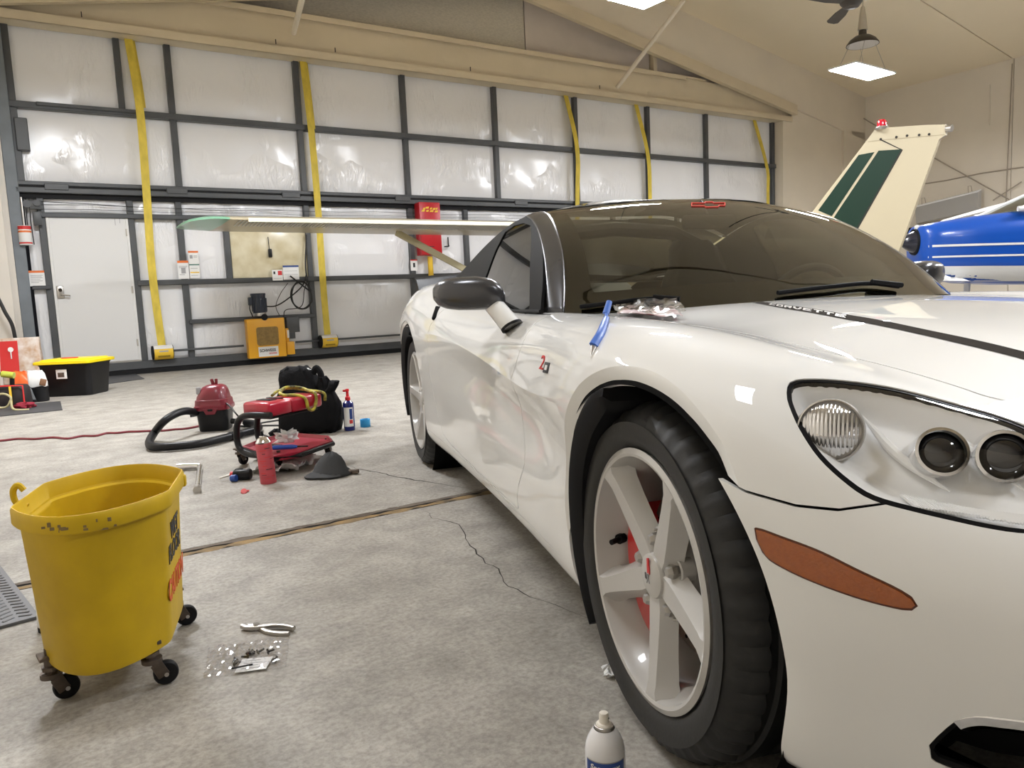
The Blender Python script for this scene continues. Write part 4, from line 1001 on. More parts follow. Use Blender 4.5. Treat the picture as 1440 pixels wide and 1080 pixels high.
# door mirror: satin shell on a white stalk
ms = []
for Y, xc, zc, dx, dz in ((.852,-1.075,.842,.040,.026),(.866,-1.082,.850,.058,.040),(.89,-1.092,.857,.072,.049),(.93,-1.108,.861,.078,.053),(.98,-1.13,.862,.076,.052),(1.015,-1.145,.863,.068,.047),(1.038,-1.155,.864,.052,.037),(1.051,-1.162,.865,.028,.020),(1.054,-1.164,.865,.008,.006)):
    ring = []
    for k in range(28):
        a = 2*math.pi*k/28; c, s_ = math.cos(a), math.sin(a); e = .72
        ring.append((xc+dx*math.copysign(abs(c)**e, c), -Y, zc+dz*math.copysign(abs(s_)**e, s_)))
    ms.append(ring)
mr_ = MB().loft(ms).build('door_mirror', M_satin, car, angle=60); mr_['label'] = 'gunmetal door mirror on a white stalk'
sts = []
for t in np.linspace(0, 1, 8):
    c = Vector((-.995, -.845, .752)).lerp(Vector((-1.083, -.886, .832)), t); r = .038-.003*t
    x, y = Vector((.8, -.35, .1)).normalized(), Vector((.2, .5, .8)).normalized(); ax = Vector((-.35, -.25, .9)).normalized(); x = ax.cross(Vector((0, 1, 0))).normalized(); y = ax.cross(x)
    sts.append([c+x*(r*1.25*math.cos(a))+y*(r*.8*math.sin(a)) for a in np.linspace(0, 2*math.pi, 25)[:-1]])
MB().loft(sts).build('mirror_stalk', M_paint, mr_, angle=60)
MB().loft([[p*1.0+(p-c)*.05 for p in sts[0]] for c in [sum(sts[0], Vector())/24]]+[[p+(p-c)*.05+Vector((-.003, -.003, .006)) for p in sts[0]] for c in [sum(sts[0], Vector())/24]]).build('stalk_gasket', M_black, mr_)
mf = mirror_copy(mr_, car); mf.location.x = -.15; mf['label'] = 'gunmetal door mirror on the far side'
# numbered badge on the fender: red figure and a small black square
def badge(px, py):
    q, n = body_hit(px, py); x = Vector((-1, 0, 0)); x = (x-n*x.dot(n)).normalized(); y = Vector((0, 0, 1)); y = (y-n*y.dot(n)).normalized()
    return q, n, basis(-x, y, q+n*.001)
q, n, Mb = badge(766, 514)
t_ = text('badge_figure', '2', .050, M_redpr, fender, Mb @ Matrix.Translation((-.026, .004, 0)), .001, sx=1.7); 
bx = MB().box((.024, -.004, .0), (.046, .026, .002), .001).build('badge_square', M_blackpr, fender); bx.matrix_local = Mb
bx = MB().box((.024, -.004, .0012), (.020, .012, .0012)).build('badge_square', M_white, fender); bx.matrix_local = Mb
# dark floor pan
MB().box((-1.3, 0, .20), (3.4, 1.1, .10), .02).box((.45, 0, .20), (.5, 1.0, .08), .02).build('floor_pan', M_shell, car)
# ------------------------------------------------------------------ things on the hangar door
def wthing(name, label, cat, s, y, z, group=None):
    p = WP(s, y, z); return thing(name, label, cat, p, YAW, group)
STR = [(1.66, [(180,45),(196,150),(206,270),(214,380),(228,488)], True, 'leftmost yellow lifting strap, beside the white walk door, with its drum', .105),
       (4.15, [(428,82),(437,180),(447,290),(455,400),(461,473)], True, 'yellow lifting strap and drum right of the yellow motor housing', .105),
       (6.10, [(600,380),(601,392)], False, '', .11),
       (9.42, [(799,132),(811,208),(812,280),(812,420)], False, 'yellow lifting strap that ends behind the roof of the car', .10),
       (11.3, [(898,145),(910,215),(914,272),(916,420)], False, 'narrow yellow lifting strap second from the right end of the door', .10),
       (15.1, [(1065,168),(1078,235),(1080,278),(1081,420)], False, 'yellow lifting strap at the right end of the hangar door', .10)]
for s0, pxs, drum, lbl, wd_ in STR:
    if not lbl: continue
    P = [on_wall(*q, -.15) for q in pxs]
    yy = [-.07, -.16, -.15, -.13, -.14][:len(P)]
    C_ = spline([Vector((s, y, z)) for (s, z), y in zip(P, yy)], 10)
    t = thing('lift_strap', lbl, 'strap', WN*DW, YAW, 'yellow lifting straps of the hangar door')
    def band(pts, w_, off=0.0, nm='strap'):
        vs = []
        for i, p in enumerate(pts):
            tw = .25*math.sin(i*.5); vs += [p+Vector((-w_/2+off, -.004+.02*tw*.3, 0)), p+Vector((w_/2+off, -.004-.02*tw*.3, 0)), p+Vector((w_/2+off, .002-.02*tw*.3, 0)), p+Vector((-w_/2+off, .002+.02*tw*.3, 0))]
        n = len(pts); fs = [(i*4+k, i*4+(k+1) % 4, i*4+4+(k+1) % 4, i*4+4+k) for i in range(n-1) for k in range(4)]+[(3, 2, 1, 0), (4*n-4, 4*n-3, 4*n-2, 4*n-1)]
        return MB().add(vs, fs).build(nm, M_strap, t, smooth=False)
    band(C_, wd_)
    band([p+Vector((.015, .05, 0)) for p in C_[:11]], wd_*.8, .03)         # second ply above the upper girt
    if drum:
        zc = P[-1][1]-.075; sc = P[-1][0]+.005
        MB().cyl((sc-.145, -.15, zc), (sc-.125, -.15, zc), .098, 24).cyl((sc+.125, -.15, zc), (sc+.135, -.15, zc), .098, 24).build('drum_end', M_black, t)
        MB().lathe([(.104, -.125), (.104, .125)], 24, axis='X', c=(sc, -.15, zc), a0=R(150), a1=R(262)).build('drum_cover', M_yelpr, t)
        MB().lathe([(.103, -.125), (.103, .125)], 24, axis='X', c=(sc, -.15, zc), a0=R(60), a1=R(210)).build('drum_label', M_paperw, t)
        MB().lathe([(.1045, -.06), (.1045, .06)], 6, axis='X', c=(sc, -.15, zc), a0=R(165), a1=R(176)).build('label_print', M_greypr, t)
        MB().lathe([(.1046, -.08), (.1046, .08)], 6, axis='X', c=(sc, -.15, zc), a0=R(205), a1=R(222)).build('label_print', pm('brown print', (.35, .22, .02), .6), t)
# motor housing with its maker's plate, motor, box
M_moty = pm('motor housing yellow', (.85, .42, .02), .38); M_mesh = pm('bronze mesh', (.32, .20, .05), .5, var=.3, vscale=30); M_navy = pm('dark navy motor paint', (.02, .027, .045), .4)
mo = wthing('door_motor', 'bright yellow motor housing with dark motor on top at the foot of the hangar door', 'motor', 0, 0, 0)
ms0, ms1, mz0, mz1 = 2.83, 3.40, .10, .70
def mrot(m_): return m_
b = MB().box(((ms0+ms1)/2, -.20, (mz0+mz1)/2), (ms1-ms0, .16, mz1-mz0), .012); b.build('housing', M_moty, mo)
MB().prism([(x+3.125, z+.43) for x, z in rrect(.33, .28, .035)], -.285, -.279, 'Y').build('mesh_window', M_mesh, mo)
MB().box((3.12, -.283, .195), (.30, .006, .15)).build('name_plate', M_paperw, mo)
text('maker_name', 'SCHWEISS', .062, M_blackpr, mo, basis((1, 0, 0), (0, 0, 1), (3.11, -.2875, .21)), .0008, sx=.86, offset=.0015)
text('maker_word', 'DOORS', .034, M_redpr, mo, basis((1, 0, 0), (0, 0, 1), (3.185, -.2875, .163)), .0008, offset=.001)
MB().cyl((3.10, -.2815, .72), (3.10, -.2795, .72), .05, 20).build('shaft_hole', M_black, mo)
m_ = MB().cyl((3.075, -.17, .74), (3.075, -.17, .80), .085, 20).build('motor_flange', M_zinc, mo)
m_ = MB().cyl((3.07, -.17, .79), (3.055, -.17, 1.06), .105, 24).cyl((3.055, -.17, 1.05), (3.055, -.17, 1.085), .112, 24).box((2.93, -.17, .97), (.05, .09, .12), .01)
for k in range(18): a = 2*math.pi*k/18; m_.box((3.065+.106*math.cos(a), -.17+.106*math.sin(a), .91), (.012, .012, .2))
m_.build('motor', M_navy, mo)
MB().box((3.56, -.13, .58), (.20, .10, .24), .006).box((3.52, -.13, .43), (.13, .09, .14), .006).build('switch_box', M_steel, mo)
MB().box((3.475, -.20, .22), (.12, .12, .20), .008).box((3.44, -.18, .42), (.05, .1, .22), .006).build('side_bracket', M_moty, mo)
MB().box((3.455, -.232, .44), (.03, .004, .12)).build('bracket_label', M_paperw, mo)
# cables by the motor
def wtube(name, label, pts, r, cat='cable', group=None, mat=None, seg=8):
    t = MB().tube(spline([Vector(p) for p in pts], seg), r, 8).build(name, mat or M_wire, None); place(t, None, WN*DW, (0, 0, YAW)); return tag(t, label, cat, group)
def wc(px, py, y): s, z = on_wall(px, py, y); return (s, y, z)
loop = []
for k in range(26):
    a = 2*math.pi*k/13*1.0+.3; r_ = 1+.04*math.sin(k*1.3); loop.append((3.735+.16*r_*math.cos(a), -.13-.004*k*.4, 1.03+.215*r_*math.sin(a)))
wtube('cable_coil', 'coil of black cable hung from the grey girt above the motor', [wc(408, 388, -.12)]+loop+[wc(430, 380, -.10), wc(431, 330, -.08)], .012)
wtube('cable', 'black cable drooping from the motor to the coil', [wc(372, 431, -.17), wc(388, 430, -.2), wc(405, 420, -.18), wc(425, 402, -.14), wc(431, 385, -.10)], .010)
wtube('cable', 'thin black cable from the switch box up to the coil', [wc(399, 446, -.12), wc(402, 436, -.14), (3.72, -.15, .86), wc(428, 408, -.13), wc(432, 395, -.1)], .007)
wtube('cable', 'thin grey cable looping above the motor housing', [wc(393, 444, -.12), wc(388, 430, -.12), wc(395, 412, -.12), wc(405, 398, -.12)], .005)
wtube('cable', 'short black cable at the left of the motor', [(2.93, -.17, .93), (2.91, -.2, .85), (2.95, -.19, .73)], .008)
# board with the radio, cards
M_board = pm('yellowed board', (.74, .68, .50), .22, var=.16, vscale=5, col2=(.60, .52, .33))
bd = wthing('board', 'yellowed glossy board framed between grey posts above the motor', 'board', 0, 0, 0)
MB().box((3.33, -.01, 1.745), (1.16, .02, .84), .006).build('board_face', M_board, bd)
rd = wthing('handheld_radio', 'small black handheld with a long antenna hung on the yellowed board', 'radio', 0, 0, 0)
MB().box((3.325, -.055, 1.70), (.055, .04, .13), .012).build('radio_body', M_blackpl, rd); MB().cyl((3.315, -.055, 1.76), (3.31, -.055, 1.95), .006, 8).build('antenna', M_black, rd)
def card(s0, s1, z0, z1, label, bands, y=-.094, nm='sign', cat='sign', group=None, tilt=0.0):
    t = wthing(nm, label, cat, (s0+s1)/2, y, (z0+z1)/2, group); W_, H_ = s1-s0, z1-z0
    MB().box((0, 0, 0), (W_, .006, H_)).build('plate', M_paperw, t, smooth=False)
    for (u0, u1, v0, v1, mt) in bands: MB().box((W_*((u0+u1)/2-.5), -.0035, H_*((v0+v1)/2-.5)), (W_*(u1-u0), .002, H_*(v1-v0))).build('print', mt, t, smooth=False)
    if tilt: t.rotation_euler = (0, tilt, YAW)
    return t
G = M_greypr
txtl = [(.12,.88,.68,.71,G),(.12,.8,.6,.63,G),(.12,.85,.52,.55,G),(.12,.7,.42,.45,G),(.12,.85,.32,.35,G),(.12,.6,.22,.25,G)]
card(1.97, 2.12, 1.335, 1.60, 'white warning card with an orange top, lower left of the pair by the strap', [(0,1,.88,1,M_orange),(.3,.7,.30,.62,G)]+txtl[:2]+txtl[5:], y=-.06)
card(2.13, 2.27, 1.55, 1.74, 'white warning card with an orange top, upper right of the pair by the strap', [(0,1,.86,1,M_orange),(.12,.4,.42,.68,G),(.5,.85,.5,.54,G),(.5,.85,.6,.64,G)], y=-.06)
card(2.13, 2.27, 1.34, 1.545, 'white card with a green and yellow rule under the orange topped card', [(0,1,.93,1,pm('green print', (.05,.2,.15), .5)),(0.05,.95,.38,.46,M_yelpr),(.12,.8,.7,.73,G),(.12,.8,.2,.23,G)], y=-.06)
card(.115, .30, 1.285, 1.49, 'white notice with an orange top low on the post left of the walk door', [(0,1,.86,1,M_orange)]+txtl, y=-.06)
card(3.32, 3.48, 1.275, 1.44, 'small white card with a red square on the girt below the board', [(.55,.95,.5,.9,M_redpr),(.12,.3,.6,.85,M_blackpr),(.1,.9,.2,.23,G)])
card(3.49, 3.74, 1.285, 1.505, 'white card with a blue top standing on the girt below the board', [(0,1,.88,1,M_bluepr),(.08,.9,.6,.62,G),(.08,.92,.35,.37,G)])
card(5.70, 5.83, 1.385, 1.575, 'white card with a black figure on the post left below the red cabinet', [(0,1,.9,1,M_redpr),(.35,.65,.3,.7,M_blackpr)], y=-.06)
# rolled notices at the left jamb
t = wthing('extinguisher', 'small white canister with red bands hanging at the left jamb', 'canister', .13, -.14, 1.82)
MB().lathe([(.0, 0), (.07, 0), (.075, .01), (.075, .24), (.07, .25), (0, .25)], 24).build('canister', M_paperw, t)
MB().lathe([(.0755, .20), (.0755, .245)], 24).build('band', M_redpr, t); MB().lathe([(.0757, .16), (.0757, .185)], 24).build('band', M_orange, t); MB().lathe([(.0755, .015), (.0755, .035)], 24).build('band', M_redpr, t)
MB().cyl((0, 0, .25), (0, 0, .62), .012, 8).build('hanger', M_zinc, t)
t = wthing('latch_mechanism', 'cable pulleys and latch in the corner under the hinge line at the left jamb', 'latch', .24, -.10, 2.33)
MB().box((.04, 0, .02), (.14, .05, .12), .01).box((.05, -.02, -.16), (.10, .04, .18), .01).build('bracket', M_steel, t); MB().cyl((-.05, -.03, .03), (-.05, .0, .03), .05, 18).cyl((.06, -.05, .04), (.06, -.02, .04), .04, 18).build('pulley', M_steel, t)
for dx in (-.09, -.06, -.02): MB().tube([(dx, -.02, .1), (dx-.01, -.02, -.2), (dx, -.02, -.5)], .007, 6).build('cable', M_wire, t)
wtube('electric_cable', 'thick black cord hanging at the left edge beside the column', [(-.28, -.52, 1.9), (-.27, -.52, 1.3), (-.20, -.53, 1.0), (-.13, -.53, .8), (-.11, -.53, .62)], .022)
# red cabinet and yellow tube
M_redc = pm('red cabinet paint', (.50, .012, .02), .32)
t = wthing('cabinet', 'tall red metal cabinet with yellow script fixed high on the hangar door', 'cabinet', 6.02, -.17, 2.08)
MB().box((0, 0, 0), (.39, .20, .89), .008).build('cabinet_body', M_redc, t)
MB().box((.005, -.103, 0), (.375, .008, .875), .003).build('cabinet_door', M_redc, t)
text('script', 'Airborne', .085, M_yelpr, t, basis((1, 0, 0), (0, 0, 1), (.0, -.108, .345)), .001, shear=.35) if False else None
for k, (u, w_, z_) in enumerate(((-.11, .05, .335), (-.05, .07, .352), (.02, .05, .34), (.08, .06, .335), (.13, .04, .34), (-.13, .07, .30), (-.05, .06, .298), (.03, .08, .296), (.12, .07, .294))):
    MB().prism([(u-w_/2, z_-.016), (u+w_/2-.012, z_-.016), (u+w_/2, z_+.018), (u-w_/2+.014, z_+.012)], -.110, -.1075, 'Y').build('script_stroke', M_yelpr, t, smooth=False)
MB().box((.0, -.109, -.30), (.09, .003, .012)).build('handle', M_blackpr, t)
t = wthing('yellow_tube', 'upright yellow tube on the hangar door below the red cabinet', 'tube', 6.03, -.16, 0)
MB().cyl((0, 0, .9), (0, 0, 1.62), .045, 18).build('tube_body', M_yelpr, t); MB().cyl((0, 0, .86), (0, 0, .9), .05, 18).build('tube_cap', M_yelpr, t)
wtube('wall_hook', 'black hook on the white panel right of the red cabinet', [(6.46, -.05, 1.96), (6.46, -.05, 1.83), (6.45, -.08, 1.80), (6.36, -.10, 1.79)], .012)
wtube('wall_hook', 'thin pale hook on the white panel between red cabinet and black hook', [(6.28, -.03, 2.0), (6.28, -.05, 1.83), (6.25, -.10, 1.79), (6.21, -.10, 1.82)], .007, mat=M_zinc)
wtube('cable', 'thin cable drooping across the white panels above the walk door', [(.35, -.06, 2.40), (.9, -.06, 2.385), (1.4, -.06, 2.36), (2.0, -.06, 2.35), (2.8, -.06, 2.335), (3.6, -.06, 2.36)], .004)
# floor plates by the door
M_plate = pm('grey floor plate', (.055, .055, .06), .6, var=.2, vscale=5)
def floor_plate(label, pxs, z=.008, name='floor_mat', mat=None):
    P = [on_floor(*q) for q in pxs]; c = sum(P, Vector())/len(P)
    t = MB().prism([((p-c).x, (p-c).y) for p in P], 0, z, 'Z').build(name, mat or M_plate, smooth=False); t.location = (c.x, c.y, 0); return tag(t, label, 'mat')
floor_plate('grey mat lying before the walk door right of the black tote', [(118,545),(203,533),(188,525),(120,533)])
floor_plate('flat dark grey mat at the left edge in front of the tools', [(-40,590),(88,577),(85,565),(-40,576)])
# ------------------------------------------------------------------ airplanes
M_cream = pm('cream airplane paint', (.50, .435, .30), .4, coat=.2, var=.03, vscale=2); M_green = pm('dark green stripe', (.005, .027, .015), .45, spec=.3); M_greent = pm('pale green wing tip', (.20, .42, .28), .35, coat=.2)
M_pwhite = pm('airplane white', (.76, .76, .75), .3, coat=.3); M_pblue = pm('airplane blue', (.003, .070, .40), .3, coat=.25); M_under = pm('grey wing skin', (.50, .50, .49), .4)
M_pglass = glass_mat('airplane window', (.55, .62, .58), ior=1.5)
# cream and green high wing airplane; its axes: X along the door (wing), Y forward (to the door)
S0, TE_N = 7.2, 9.55
cr_ = thing('airplane', 'cream and green high wing airplane behind the car, its wing left and fin right', 'airplane', WD*S0+WN*TE_N, YAW)
def wing_z(x): return 1.905+.006*abs(x)
def wing_section(x, ch=1.32, zt=None, k=1.0):
    pr = [(0, -.012), (.0, .012), (.25*ch, .085*k), (.55*ch, .135*k), (.80*ch, .115*k), (.94*ch, .06*k), (1.0*ch, .0), (.95*ch, -.04*k), (.75*ch, -.05*k), (.4*ch, -.045*k)]
    return [Vector((x, y, (zt if zt is not None else wing_z(x))+z)) for y, z in pr]
HS = 5.46
for sd in (-1, 1):
    w_ = MB().loft([wing_section(sd*x, 1.32, None, k) for x, k in ((.45, 1), (2.5, 1), (4.0, .9), (HS-.45, .75))]).build('wing', M_cream, cr_, angle=40)
    tipr = []
    for x, c0, c1, k, dz in ((HS-.47, .0, 1.32, .75, 0), (HS-.28, .02, 1.30, .66, .006), (HS-.12, .08, 1.22, .45, -.004), (HS-.02, .20, 1.05, .2, -.02), (HS+.01, .35, .9, .06, -.03)):
        sec = wing_section(sd*x, c1-c0, wing_z(x)+dz, k); tipr.append([p+Vector((0, c0, 0)) for p in sec])
    MB().loft(tipr).build('wing_tip', M_greent, w_, angle=50)
    rb = MB()                                   # beaded skin of aileron and flap
    for i in range(96):
        x = .6+i*.047; 
        if x > HS-.55: break
        rb.bar((sd*x, .02, wing_z(x)-.014), (sd*x, .40, wing_z(x)-.048), .012, .008)
    rb.build('beaded_skin', M_under, w_); 
    MB().box((sd*2.7, -.006, wing_z(2.7)+.0), (4.2, .012, .05)).build('trailing_edge', pm('bright cream edge', (.80, .76, .60), .4), w_)
    MB().bar((sd*2.55, .72, wing_z(2.55)-.06), (sd*.62, .72, .90), .10, .035, (0, 1, 0), .012).build('wing_strut', pm('olive cream strut', (.42, .37, .23), .4), cr_)
fus = []
for y, w_, zb, zt in ((2.05, .28, .95, 1.33), (1.9, .40, .85, 1.42), (1.3, .50, .72, 1.48), (1.0, .52, .70, 1.95), (.0, .52, .70, 2.0), (-.8, .45, .80, 1.86), (-1.8, .33, .92, 1.60), (-3.4, .17, 1.05, 1.42), (-4.6, .06, 1.12, 1.30)):
    fus.append([Vector((a, y, (zb+zt)/2+b)) for a, b in rrect(2*w_, zt-zb, min(w_, (zt-zb)/2)*.8, 5)])
MB().loft(fus).build('fuselage', M_cream, cr_, angle=60)
for sd in (-1, 1): MB().prism([(1.0, 1.50), (.85, 1.86), (.0, 1.88), (-.55, 1.72), (-.60, 1.52)], sd*.495, sd*.525, 'X').build('cabin_window', M_pglass, cr_, smooth=False)
MB().lathe([(.0, 2.26), (.07, 2.2), (.11, 2.06), (.11, 2.04)], 20, axis='Y', c=(0, 0, 1.15)).build('spinner', M_pwhite, cr_)
for sd in (-1, 1): MB().box((sd*.5, 2.10, 1.15), (.80, .02, .12), .008).build('propeller_blade', M_black, cr_)
for x, y in ((0, 1.55), (-.95, .1), (.95, .1)):
    MB().tube([(x*.5, y, .8), (x, y, .25)], .035, 8).build('gear_leg', M_cream, cr_)
    MB().lathe([(.08, -.07), (.17, -.07), (.20, -.03), (.20, .03), (.17, .07), (.08, .07), (.02, .06), (.02, -.06), (.08, -.07)], 24, axis='X', c=(x*1.05, y, .2)).build('tyre', M_black, cr_)
# tail fin: image outline on the plane x = 0 of this airplane
def fin_pt(px, py):
    p = on_plane(px, py, WD, S0); n = p.dot(WN)-TE_N; return (n, p.z)
def fin_slab(name, pxs, mat, t0, parent, x0=0.0):
    poly = [fin_pt(*q) for q in pxs]; return MB().prism(poly, x0-t0, x0+t0, 'X').build(name, mat, parent, smooth=False)
fo = [fin_pt(*q) for q in ((1133,312),(1232,182),(1243,180),(1300,176),(1330,175),(1331,190),(1322,196),(1268,345),(1245,400),(1090,400))]
fin_o = MB(); cen = np.mean(fo, axis=0)
fin_o.loft([[Vector((-.016, cen[0]+(p[0]-cen[0])*1.0, cen[1]+(p[1]-cen[1])*1.0)) for p in fo], [Vector((.016, p[0], p[1])) for p in fo]]); 
fin = fin_o.build('tail_fin', M_cream, cr_, smooth=False); fin['label'] = 'swept cream tail fin with two green stripes'
for pxs in (((1152,296),(1209,218),(1231,214),(1171,304)), ((1174,306),(1237,212),(1269,210),(1206,321))):
    fin_slab('green_stripe', pxs, M_green, .0185, fin)
fin_slab('rudder_gap', ((1239,195.2),(1268,209.5),(1269.5,211.5),(1238.5,197)), M_dark, .0180, fin); fin_slab('rudder_gap', ((1268,209),(1271,211),(1208,322),(1205.5,321)), M_dark, .0178, fin)
fin_slab('fin_cap_line', ((1222,199),(1240,196.5),(1330,189),(1330,190),(1240,198),(1222,200.2)), pm('cap seam', (.35, .30, .2), .5), .0176, fin)
for q in ((1262,193),(1277,191),(1294,190),(1308,189),(1240,196)): a, z_ = fin_pt(*q); MB().cyl((-.021, a, z_), (-.015, a, z_), .012, 8).build('rivet', M_dark, fin)
a, z_ = fin_pt(1240, 181); MB().lathe([(.055, -.01), (.06, .01), (.055, .02)], 16, c=(0, a, z_)).build('beacon_base', M_zinc, fin); MB().lathe([(.045, .02), (.045, .06), (.03, .085), (0, .09)], 16, c=(0, a, z_)).build('beacon', pm('red beacon', (.6, .01, .03), .15, coat=1), fin)
a, z_ = fin_pt(1331, 181); MB().cyl((0, a, z_), (0, a-.05, z_-.005), .03, 12).build('tail_light', M_zinc, fin)
for sd in (-1, 1): MB().loft([wing_section(sd*x, .8, 1.22, .45) for x in (.05, .4, .55)]).build('tailplane', M_cream, cr_).location = (0, -4.2, 0)
# blue and white airplane at the right edge; its X axis runs to the tail, the nose is at x = 0
sp_ = on_plane(1275, 341, WN, 5.1); BZ = sp_.z; BAZ = R(-5)
bl = thing('airplane', 'blue and white airplane with dark spinner at the right edge of the photo', 'airplane', (sp_.x, sp_.y, 0), BAZ)
BX, BY = Vector((math.cos(BAZ), math.sin(BAZ), 0)), Vector((-math.sin(BAZ), math.cos(BAZ), 0))
def bsec(x, w_, zb, zt): return [Vector((x, a, BZ+(zb+zt)/2+b)) for a, b in rrect(2*w_, zt-zb, min(w_, (zt-zb)/2)*.62, 6)]
BW = [(.09, .22, -.22, .15), (.13, .30, -.33, .185), (.25, .36, -.42, .205), (.6, .44, -.50, .245), (1.05, .48, -.54, .275), (1.6, .50, -.56, .28), (3.4, .49, -.52, .28), (5.5, .25, -.2, .26), (7.0, .08, .0, .22)]
bf = MB().loft([bsec(*q) for q in BW]).build('fuselage', M_pblue, bl, angle=60)
BFB = BVHTree.FromPolygons([v.co.copy() for v in bf.data.vertices], [tuple(p.vertices) for p in bf.data.polygons])
def near_z(px, py): p = on_plane(px, py, BY, sp_.dot(BY)-.46); return (p-sp_).dot(BX), p.z-BZ
def bstripe(pl, pr, th, mat=M_pwhite, x0=.12, x1=5.0):
    (xa, za), (xb, zb) = near_z(*pl), near_z(*pr); vs = []
    for x in np.arange(x0, x1, .05):
        zc = za+(zb-za)*(min(x, 2.2)-xa)/(xb-xa)
        for z in np.linspace(zc-th/2, zc+th/2, 5):
            q = BFB.ray_cast(Vector((x, -2, BZ+z)), Vector((0, 1, 0))); vs.append((q[0]+Vector((0, -.006, 0))) if q[0] is not None else Vector((x, -.5, BZ+z)))
    n = len(vs)//5; fs = [(i*5+k, i*5+k+1, i*5+6+k, i*5+5+k) for i in range(n-1) for k in range(4)]
    return mk('white_stripe', vs, fs, mat, bf)
bstripe((1290, 345.5), (1440, 342.5), .024); bstripe((1300, 361), (1440, 358.5), .020); bstripe((1335, 384.5), (1440, 384.5), .168)
MB().lathe([(.0, -.07), (.05, -.05), (.10, .01), (.135, .09), (.14, .11), (.0, .11)], 28, axis='X', c=(0, 0, BZ+.0)).build('spinner', pm('dark navy spinner', (.008, .010, .022), .25, coat=.5), bl)
MB().lathe([(.0, .07), (.15, .07), (.155, .09), (.0, .09)], 28, axis='X', c=(0, 0, BZ)).build('backplate', M_black, bl)
MB().box((.10, -.03, BZ+.165), (.03, .08, .05), .01).build('cowl_lip', M_pwhite, bl)
MB().loft([[Vector((1.00, -.45, BZ+.27)), Vector((1.00, .45, BZ+.27)), Vector((1.00, .45, BZ+.28)), Vector((1.00, -.45, BZ+.28))], [Vector((1.62, -.40, BZ+.54)), Vector((1.62, .40, BZ+.54)), Vector((1.63, .40, BZ+.55)), Vector((1.63, -.40, BZ+.55))]]).build('windscreen', M_pglass, bl, smooth=False)
for y in (-.46, .42): MB().prism([(1.02, BZ+.27), (1.62, BZ+.54), (3.2, BZ+.56), (3.6, BZ+.27)], y, y+.02, 'Y').build('cabin_window', M_pglass, bl, smooth=False)
for y in (-.46, .46): MB().tube([(.98, y, BZ+.275), (1.3, y*.98, BZ+.41), (1.64, y*.95, BZ+.55)], .020, 8).tube([(.98, y, BZ+.285), (1.25, y*1.02, BZ+.275), (1.5, y*1.04, BZ+.20), (2.4, y*1.08, BZ+.16)], .03, 8).build('window_frame', M_pwhite, bl)
MB().box((2.5, 0, BZ+.58), (1.75, .90, .08), .03).build('cabin_roof', M_pwhite, bl)
def bw(y, le, ch, z, k): return [Vector((le+ch-yy*ch/1.32, y, z+zz*k)) for yy, zz in ((0, -.01), (0, .01), (.4, .09), (.8, .13), (1.15, .09), (1.32, 0), (1.2, -.05), (.8, -.05), (.4, -.04))]
for sd in (1, -1): MB().loft([bw(sd*y, le, c, BZ+.47, k) for y, le, c, k in ((.42, 1.66, 1.35, .9), (2.4, 1.90, 1.25, .9), (4.0, 2.12, 1.0, .7), (4.3, 2.3, .7, .3))]).build('wing', M_pwhite, bl, angle=45)
for y in (-.9, .9): MB().lathe([(.08, -.07), (.17, -.07), (.20, -.03), (.20, .03), (.17, .07), (.08, .07), (.02, .06), (.02, -.06), (.08, -.07)], 24, axis='Y', c=(2.3, y, .2)).build('tyre', M_black, bl); MB().tube([(2.3, y*.5, BZ-.4), (2.3, y, .25)], .035, 8).build('gear_leg', M_pwhite, bl)
MB().tube([(.7, 0, BZ-.4), (.65, 0, .22)], .035, 8).build('gear_leg', M_pwhite, bl); MB().lathe([(.08, -.06), (.15, -.06), (.17, -.03), (.17, .03), (.15, .06), (.08, .06), (.02, .05), (.02, -.05), (.08, -.06)], 24, axis='Y', c=(.65, 0, .17)).build('tyre', M_black, bl)
# grey light trough on brackets on the right wall
M_trough = pm('grey trough', (.40, .385, .36), .5)
a, b = rw3(1300, 298, .25), rw3(1388, 277, .25)
t = thing('light_trough', 'long grey light trough on wire brackets on the right wall above the blue airplane', 'trough', a)
d = b-a; n_ = -WD
MB().loft([[p+n_*u+Vector((0, 0, v)) for u, v in ((0, -.30), (.10, -.28), (.16, .10), (.0, .14))] for p in (Vector(), d)]).build('trough_body', M_trough, t, smooth=False)
MB().loft([[p+n_*u+Vector((0, 0, v)) for u, v in ((.155, .09), (.175, .09), (.175, .12), (.0, .165), (.0, .14))] for p in (Vector(), d)]).build('trough_lip', M_paperw, t, smooth=False)
for q in (.12, .86): MB().tube([d*q+Vector((0, 0, .14)), d*q+n_*.05+Vector((0, 0, .28)), d*q+n_*.18+Vector((0, 0, .27)), d*q+n_*.16+Vector((0, 0, .10))], .009, 6).build('wire_bracket', M_cond, t)
t = MB().bar(rw3(1262, 330, .06), rw3(1312, 322, .06), .09, .22, (0, 0, 1)).build('wall_rail', M_black); tag(t, 'black rail on the right wall just above the nose of the blue airplane', 'rail')
# ------------------------------------------------------------------ things on the floor
def at_depth(px, py, y): d = ray(px, py); return CAMLOC+d*(y/d.y)
def fpt(px, py, z=0.0): return on_floor(px, py, z)
